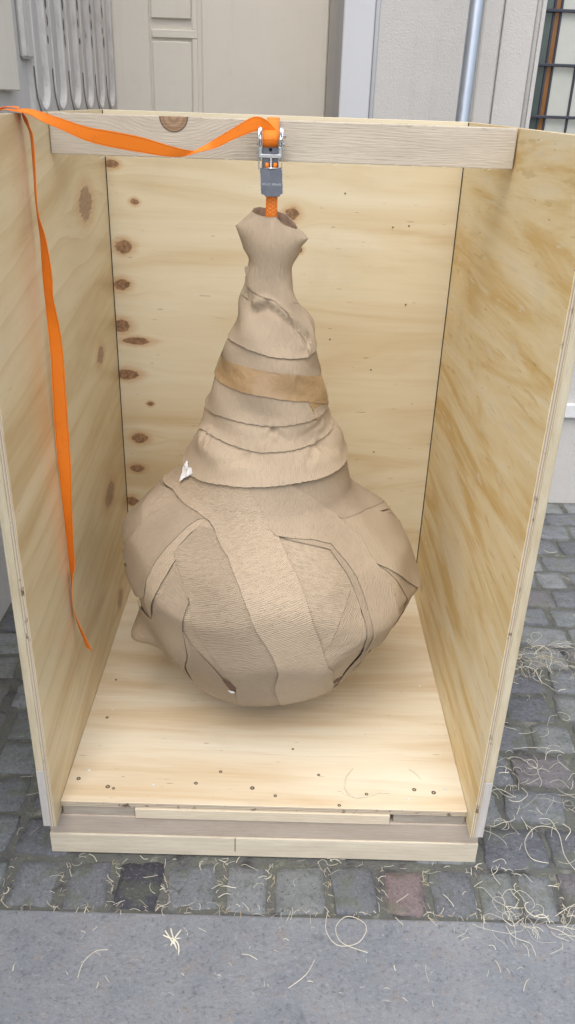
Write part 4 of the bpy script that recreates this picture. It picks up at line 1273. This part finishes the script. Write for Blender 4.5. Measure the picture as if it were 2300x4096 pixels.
# webbing round the beam and down to the bundle
x0, x1 = 0.4545, 0.4800
cl = [(0.412, 1.455), (0.424, 1.477), (0.442, 1.4812), (0.466, 1.4815), (0.487, 1.4812), (0.4915, 1.474), (0.4915, 1.43), (0.4915, 1.398), (0.482, 1.37), (0.455, 1.30), (0.447, 1.27)]
ribbon('webbing_loop', [(x0, y, z) for y, z in cl], [(x1, y, z) for y, z in cl], M['orange'], strap)
cl = [(0.404, 1.342), (0.405, 1.333), (0.409, 1.315), (0.414, 1.294), (0.420, 1.275)]
wA = [(.4555, .4560, .4570, .4580, .4585), (.4805, .4802, .4795, .4785, .4780)]
ribbon('webbing_sling', [(wA[0][i], y, z) for i, (y, z) in enumerate(cl)], [(wA[1][i], y, z) for i, (y, z) in enumerate(cl)], M['orange'], strap)
bm = bmesh.new()
for xo, ph in ((-.008, 0), (.0, 1), (.0085, 2)):
    for q in range(9):
        z = 1.330 - q * .0042
        y = np.interp(z, [1.275, 1.294, 1.315, 1.333], [.420, .414, .409, .405]) - .0010
        xx = .4680 + xo * (1 - .15 * q / 9) + (.0022 if (q + ph) % 2 else -.0016)
        add_box(bm, xx - .0005, xx + .0005, y - .0004, y + .0002, z - .0012, z + .0012)
bm_obj('stitching', bm, M['stitch'], strap)

buckle = empty('ratchet_buckle', None, None, (0.466, 0.41, 1.40))
buckle.parent = strap
buckle.location = Vector((0.466, 0.41, 1.40)) - strap.location
def bpart(name, bm, mat, smooth=False, mats=None):
    o = bm_obj(name, bm, mat, None, smooth, mats)
    o.parent = buckle
    o.location = -Vector((0.466, 0.41, 1.40))
    return o
def plate_x(bm, prof, x0, x1):
    a = [bm.verts.new((x0, y, z)) for y, z in prof]
    b = [bm.verts.new((x1, y, z)) for y, z in prof]
    m_ = len(prof)
    bm.faces.new(a)
    bm.faces.new(b[::-1])
    for k in range(m_):
        bm.faces.new((a[k], b[k], b[(k + 1) % m_], a[(k + 1) % m_]))
# side plates: round ratchet discs and straight frame cheeks
def disc_prof(cy, cz, r, teeth=0):
    out = []
    m_ = 36 if teeth else 24
    for k in range(m_):
        a = 2 * math.pi * k / m_
        rr2 = r * (1 + (.09 if teeth and k % 3 == 0 else 0))
        out.append((cy + rr2 * math.cos(a), cz + rr2 * math.sin(a)))
    return out
for xa, xb in ((.4425, .4440), (.4835, .4850)):
    bm = bmesh.new()
    plate_x(bm, disc_prof(.410, 1.444, .0215, 1), xa, xb)
    bpart('ratchet_wheel', bm, M['zinc'])
for xa, xb in ((.4395, .4410), (.4870, .4885)):
    bm = bmesh.new()
    prof = [(.402 + .019 * math.cos(a), 1.446 + .022 * math.sin(a)) for a in np.linspace(-.3, math.pi + .3, 14)] + [(.388, 1.41), (.392, 1.385), (.418, 1.385), (.422, 1.41)]
    plate_x(bm, prof, xa, xb)
    bpart('side_cheek', bm, M['zinc'])
for xa, xb in ((.4455, .4468), (.4806, .4819)):
    bm = bmesh.new()
    plate_x(bm, [(.400, 1.462), (.421, 1.462), (.421, 1.335), (.400, 1.335)], xa, xb)
    bpart('frame_cheek', bm, M['zinc'])
bm = bmesh.new()
tube(bm, [(.4362, .404, 1.4345), (.4935, .404, 1.4345)], .0030, 10)
tube(bm, [(.4380, .404, 1.4500), (.4950, .404, 1.4500)], .0036, 10)
bpart('axle', bm, M['zinc'])
bm = bmesh.new()
tube(bm, [(.4472, .408, 1.4440), (.4550, .408, 1.4440), (.4700, .408, 1.4445), (.4800, .408, 1.4440)], [.0158, .0168, .0170, .0160], 28)
o = bpart('webbing_roll', bm, M['orange'])
me = o.data
uvl = me.uv_layers.new(name='UVMap')
for lp in me.loops:
    co = me.vertices[lp.vertex_index].co
    uvl.data[lp.index].uv = (co.x, math.atan2(co.z - 1.444, co.y - .408) * .017)
bm = bmesh.new()
add_box(bm, .4472, .4800, .4060, .4085, 1.384, 1.4300, .0006)
bpart('back_plate', bm, M['steel_dark'])
bm = bmesh.new()
tube(bm, [(.4640, .4056, 1.4235), (.4640, .4066, 1.4235)], .0036, 14)
bpart('plate_hole', bm, M['hole'])
bm = bmesh.new()
add_box(bm, .4405, .4872, .3960, .3985, 1.4085, 1.4152, .0007)
add_box(bm, .4405, .4462, .3960, .3985, 1.4153, 1.4290, .0007)
add_box(bm, .4815, .4872, .3960, .3985, 1.4153, 1.4290, .0007)
add_box(bm, .4385, .4393, .3900, .4100, 1.4085, 1.4290, .0003)
add_box(bm, .4890, .4900, .3900, .4100, 1.4085, 1.4290, .0003)
bpart('pawl_slide', bm, M['zinc'])
bm = bmesh.new()
tube(bm, [(.4655 + .0030 * math.cos(k * .9), .3990 + .0030 * math.sin(k * .9), 1.4085 - k * .00029) for k in range(70)], .00075, 5)
bpart('spring', bm, M['zinc'])
bm = bmesh.new()
add_box(bm, .4580, .4735, .3945, .4000, 1.3862, 1.3885, .0005)
bpart('spring_seat', bm, M['zinc'])
bm = bmesh.new()
tube(bm, [(.4570, .402, 1.3890), (.4570, .402, 1.3990)], [.0052, .0036], 10)
tube(bm, [(.4742, .402, 1.3890), (.4742, .402, 1.3990)], [.0052, .0036], 10)
bpart('webbing_end', bm, M['orange'])
# handle: pressed steel channel with turned-back sides and a nipped lower end
bm = bmesh.new()
pf = [(.4436, 1.3880), (.4880, 1.3895), (.4908, 1.3405), (.4860, 1.3385), (.4850, 1.3345), (.4545, 1.3335), (.4530, 1.3370), (.4468, 1.3390)]
a = [bm.verts.new((x, .3945, z)) for x, z in pf]
b = [bm.verts.new((x, .3962, z)) for x, z in pf]
bm.faces.new(a[::-1])
bm.faces.new(b)
for k in range(len(pf)):
    bm.faces.new((a[k], a[(k + 1) % 8], b[(k + 1) % 8], b[k]))
bmesh.ops.bevel(bm, geom=list(bm.edges), offset=.0005, segments=1, affect='EDGES')
bpart('handle', bm, M['steel_dark'])
for (xa, za), (xb, zb) in (((.4436, 1.3880), (.4468, 1.3390)), ((.4880, 1.3895), (.4908, 1.3405))):
    bm = bmesh.new()
    s = 1 if xa > .46 else -1
    vs_ = [bm.verts.new(c_) for c_ in ((xa, .3963, za), (xa + s * .0012, .3963, za), (xb + s * .0012, .3963, zb), (xb, .3963, zb), (xa, .4120, za), (xa + s * .0012, .4120, za), (xb + s * .0012, .4120, zb), (xb, .4120, zb))]
    for q in ((0, 1, 2, 3), (7, 6, 5, 4), (0, 4, 5, 1), (1, 5, 6, 2), (2, 6, 7, 3), (3, 7, 4, 0)):
        bm.faces.new([vs_[i] for i in q])
    bmesh.ops.recalc_face_normals(bm, faces=bm.faces)
    bpart('handle_side', bm, M['zinc'])
for (xa, za), (xb, zb), yy in (((.4436, 1.3882), (.4880, 1.3897), .3938),):
    bm = bmesh.new()
    tube(bm, [(xa, yy + .001, za), (xb, yy + .001, zb)], .0010, 6)
    bpart('handle_lip', bm, M['zinc'])
fc = bpy.data.curves.new('stamped_lettering', 'FONT')
fc.body = '<4% LC 400daN'
fc.size = 0.0062
fc.align_x = 'CENTER'
fc.extrude = 0.00008
fc.materials.append(M['print'])
ft = bpy.data.objects.new('tmp_text', fc)
COL.objects.link(ft)
bpy.context.view_layer.update()
fm_ = bpy.data.meshes.new_from_object(ft.evaluated_get(bpy.context.evaluated_depsgraph_get()))
bpy.data.objects.remove(ft)
fo = bpy.data.objects.new('stamped_lettering', fm_)
COL.objects.link(fo)
fo.parent = buckle
fo.location = Vector((.4668, .3943, 1.3560)) - Vector((0.466, 0.41, 1.40))
fo.rotation_euler = (math.pi / 2, -.012, 0)

# ------------------------------------------------------------------ wood wool
def strand_pts(x, y, z, L, kap, head, n=None, arch=0.006, wob=25):
    n = n or max(5, int(L / .006))
    pts = []
    dk = 0
    for i in range(n + 1):
        q = i / n
        pts.append((x, y, z + arch * math.sin(math.pi * q) + rng.normal(0, .0003)))
        dk = dk * .8 + rng.normal(0, wob)
        head += (kap + dk) * L / n
        x += math.cos(head) * L / n
        y += math.sin(head) * L / n
    return pts
def free(x, y):
    if -.036 < x < 1.02 and -.004 < y < 1.0: return False
    return x > -.47 and y < 2.08
bmA = bmesh.new()
def scatter(bm, count, fx, fy, L, kap=30, arch=.006, pz=.0015):
    c_ = 0
    while c_ < count:
        x, y = fx(), fy()
        if not free(x, y): continue
        l_ = rng.uniform(*L)
        P_ = strand_pts(x, y, GZ + pz + rng.uniform(0, .002), l_, rng.normal(0, kap * .6), rng.uniform(0, 6.28), arch=rng.uniform(0, arch))
        if not all(free(p[0], p[1]) for p in P_): 
            c_ += 0.2
            continue
        tube(bm, P_, float(np.clip(rng.lognormal(-7.55, .35), .0003, .0012)), 4, caps=False)
        c_ += 1
N_, U_ = rng.normal, rng.uniform
joints = [px2x((a[1] + b[0]) / 2) for a, b in zip(xs[:-1], xs[1:])][1:14]
for j in joints:
    scatter(bmA, 8, lambda: N_(j, .006), lambda: U_(-.155, -.02), (.008, .035), 40, .004, -.003)
scatter(bmA, 46, lambda: U_(-.1, 1.25), lambda: N_(-.159, .006), (.008, .03), 40, .004)
scatter(bmA, 34, lambda: U_(-.1, 1.15), lambda: N_(-.016, .007), (.008, .035), 40, .005)
scatter(bmA, 20, lambda: U_(0, 1.2), lambda: U_(-.15, -.02), (.012, .05), 40, .006)
scatter(bmA, 34, lambda: N_(1.13, .06), lambda: N_(-.155, .03), (.02, .11), 25, .010)
scatter(bmA, 22, lambda: N_(1.07, .10), lambda: N_(-.24, .05), (.01, .06), 30, .008)
scatter(bmA, 40, lambda: U_(-.1, 1.2), lambda: U_(-.38, -.17), (.004, .018), 40, .003)
scatter(bmA, 80, lambda: N_(1.40, .12), lambda: N_(.86, .07), (.03, .11), 22, .018)
scatter(bmA, 42, lambda: abs(N_(0, .11)) + 1.03, lambda: N_(.20, .13), (.02, .09), 24, .008)
scatter(bmA, 75, lambda: U_(1.03, 1.7), lambda: U_(-.03, 1.9), (.015, .09), 25, .008)
scatter(bmA, 34, lambda: N_(1.30, .08), lambda: N_(.28, .08), (.03, .12), 15, .012)
scatter(bmA, 16, lambda: N_(1.2, .03), lambda: U_(.05, .5), (.02, .06), 30, .008)
scatter(bmA, 26, lambda: U_(-.35, -.04), lambda: U_(-.03, .9), (.008, .035), 30, .004)
ww = bm_obj('wood_wool', bmA, M['straw'])
tag(ww, 'loose pale wood wool shreds scattered over the cobbles and kerb', 'wood wool', kind='stuff')
bmB = bmesh.new()
for j in joints:
    scatter(bmB, 7, lambda: N_(j, .007), lambda: U_(-.155, -.02), (.006, .02), 40, .003, -.006)
scatter(bmB, 60, lambda: U_(1.03, 1.7), lambda: U_(-.03, 1.9), (.006, .03), 30, .004, -.004)
scatter(bmB, 34, lambda: N_(1.40, .11), lambda: N_(.86, .06), (.04, .12), 14, .012)
scatter(bmB, 60, lambda: U_(-.1, 1.25), lambda: N_(-.158, .006), (.006, .02), 40, .003)
wd = bm_obj('wood_wool_litter', bmB, M['straw_dull'])
tag(wd, 'dull trodden wood wool fibres lying in the cobble joints', 'wood wool', kind='stuff')
def strand(P_, label, z, r=.0008):
    P_ = catmull([(x, y, z + .0012 + .004 * math.sin(i * 1.3) ** 2) for i, (x, y) in enumerate(P_)], 6)
    bm = bmesh.new()
    tube(bm, P_, r, 5)
    o = bm_obj('wood_wool_strand', bm, M['straw'])
    tag(o, label, 'wood shaving', 'single strands of wood wool')
strand([(0.645, -0.152), (0.639, -0.203), (0.664, -0.237), (0.709, -0.231), (0.732, -0.196), (0.718, -0.171), (0.686, -0.167), (0.662, -0.193), (0.674, -0.232), (0.73, -0.254)], 'double ring of curled wood wool on the kerb slab', GZ)
strand([(0.104, -0.326), (0.109, -0.294), (0.129, -0.266), (0.156, -0.262)], 'hooked wood wool strand alone on the left of the kerb slab', GZ)
strand([(0.554, -0.338), (0.592, -0.309), (0.612, -0.272)], 'long gently bent wood wool strand on the middle of the kerb slab', GZ)
strand([(0.451, -0.263), (0.468, -0.268), (0.486, -0.276)], 'short straight wood wool strand between the star tuft and the double ring', GZ)
strand([(1.204, -0.002), (1.162, 0.009), (1.161, 0.064), (1.204, 0.111), (1.253, 0.099), (1.251, 0.024), (1.263, -0.024)], 'big open wood wool hoop on the cobbles right of the crate', GZ + .003)
strand([(0.711, 0.13), (0.691, 0.095), (0.687, 0.062), (0.702, 0.037), (0.722, 0.031)], 'fine curved wood wool strand standing out on the crate floor', .0005, .0009)
strand([(0.679, 0.046), (0.717, 0.033), (0.752, 0.041), (0.772, 0.051), (0.796, 0.048)], 'wavy wood wool strand near the front edge of the crate floor', .0005, .0010)
strand([(0.854, 0.133), (0.865, 0.122), (0.879, 0.102)], 'short bent wood wool strand by the right crate panel', .0005, .0010)
bm = bmesh.new()
for A_ in ([(.275, -.214), (.290, -.232), (.301, -.246)], [(.311, -.211), (.297, -.232), (.290, -.252)], [(.272, -.225), (.292, -.230), (.318, -.226)], [(.287, -.208), (.295, -.228), (.312, -.262), (.340, -.262)], [(.294, -.231), (.309, -.245), (.312, -.275)]):
    tube(bm, catmull([(x, y, GZ + .0015 + .004 * (1 - k)) for k, (x, y) in enumerate(A_)], 4), .0018, 5)
tuft = bm_obj('wood_wool_tuft', bm, M['straw'])
tag(tuft, 'small star-shaped tuft of wood wool on the kerb slab', 'wood shaving')
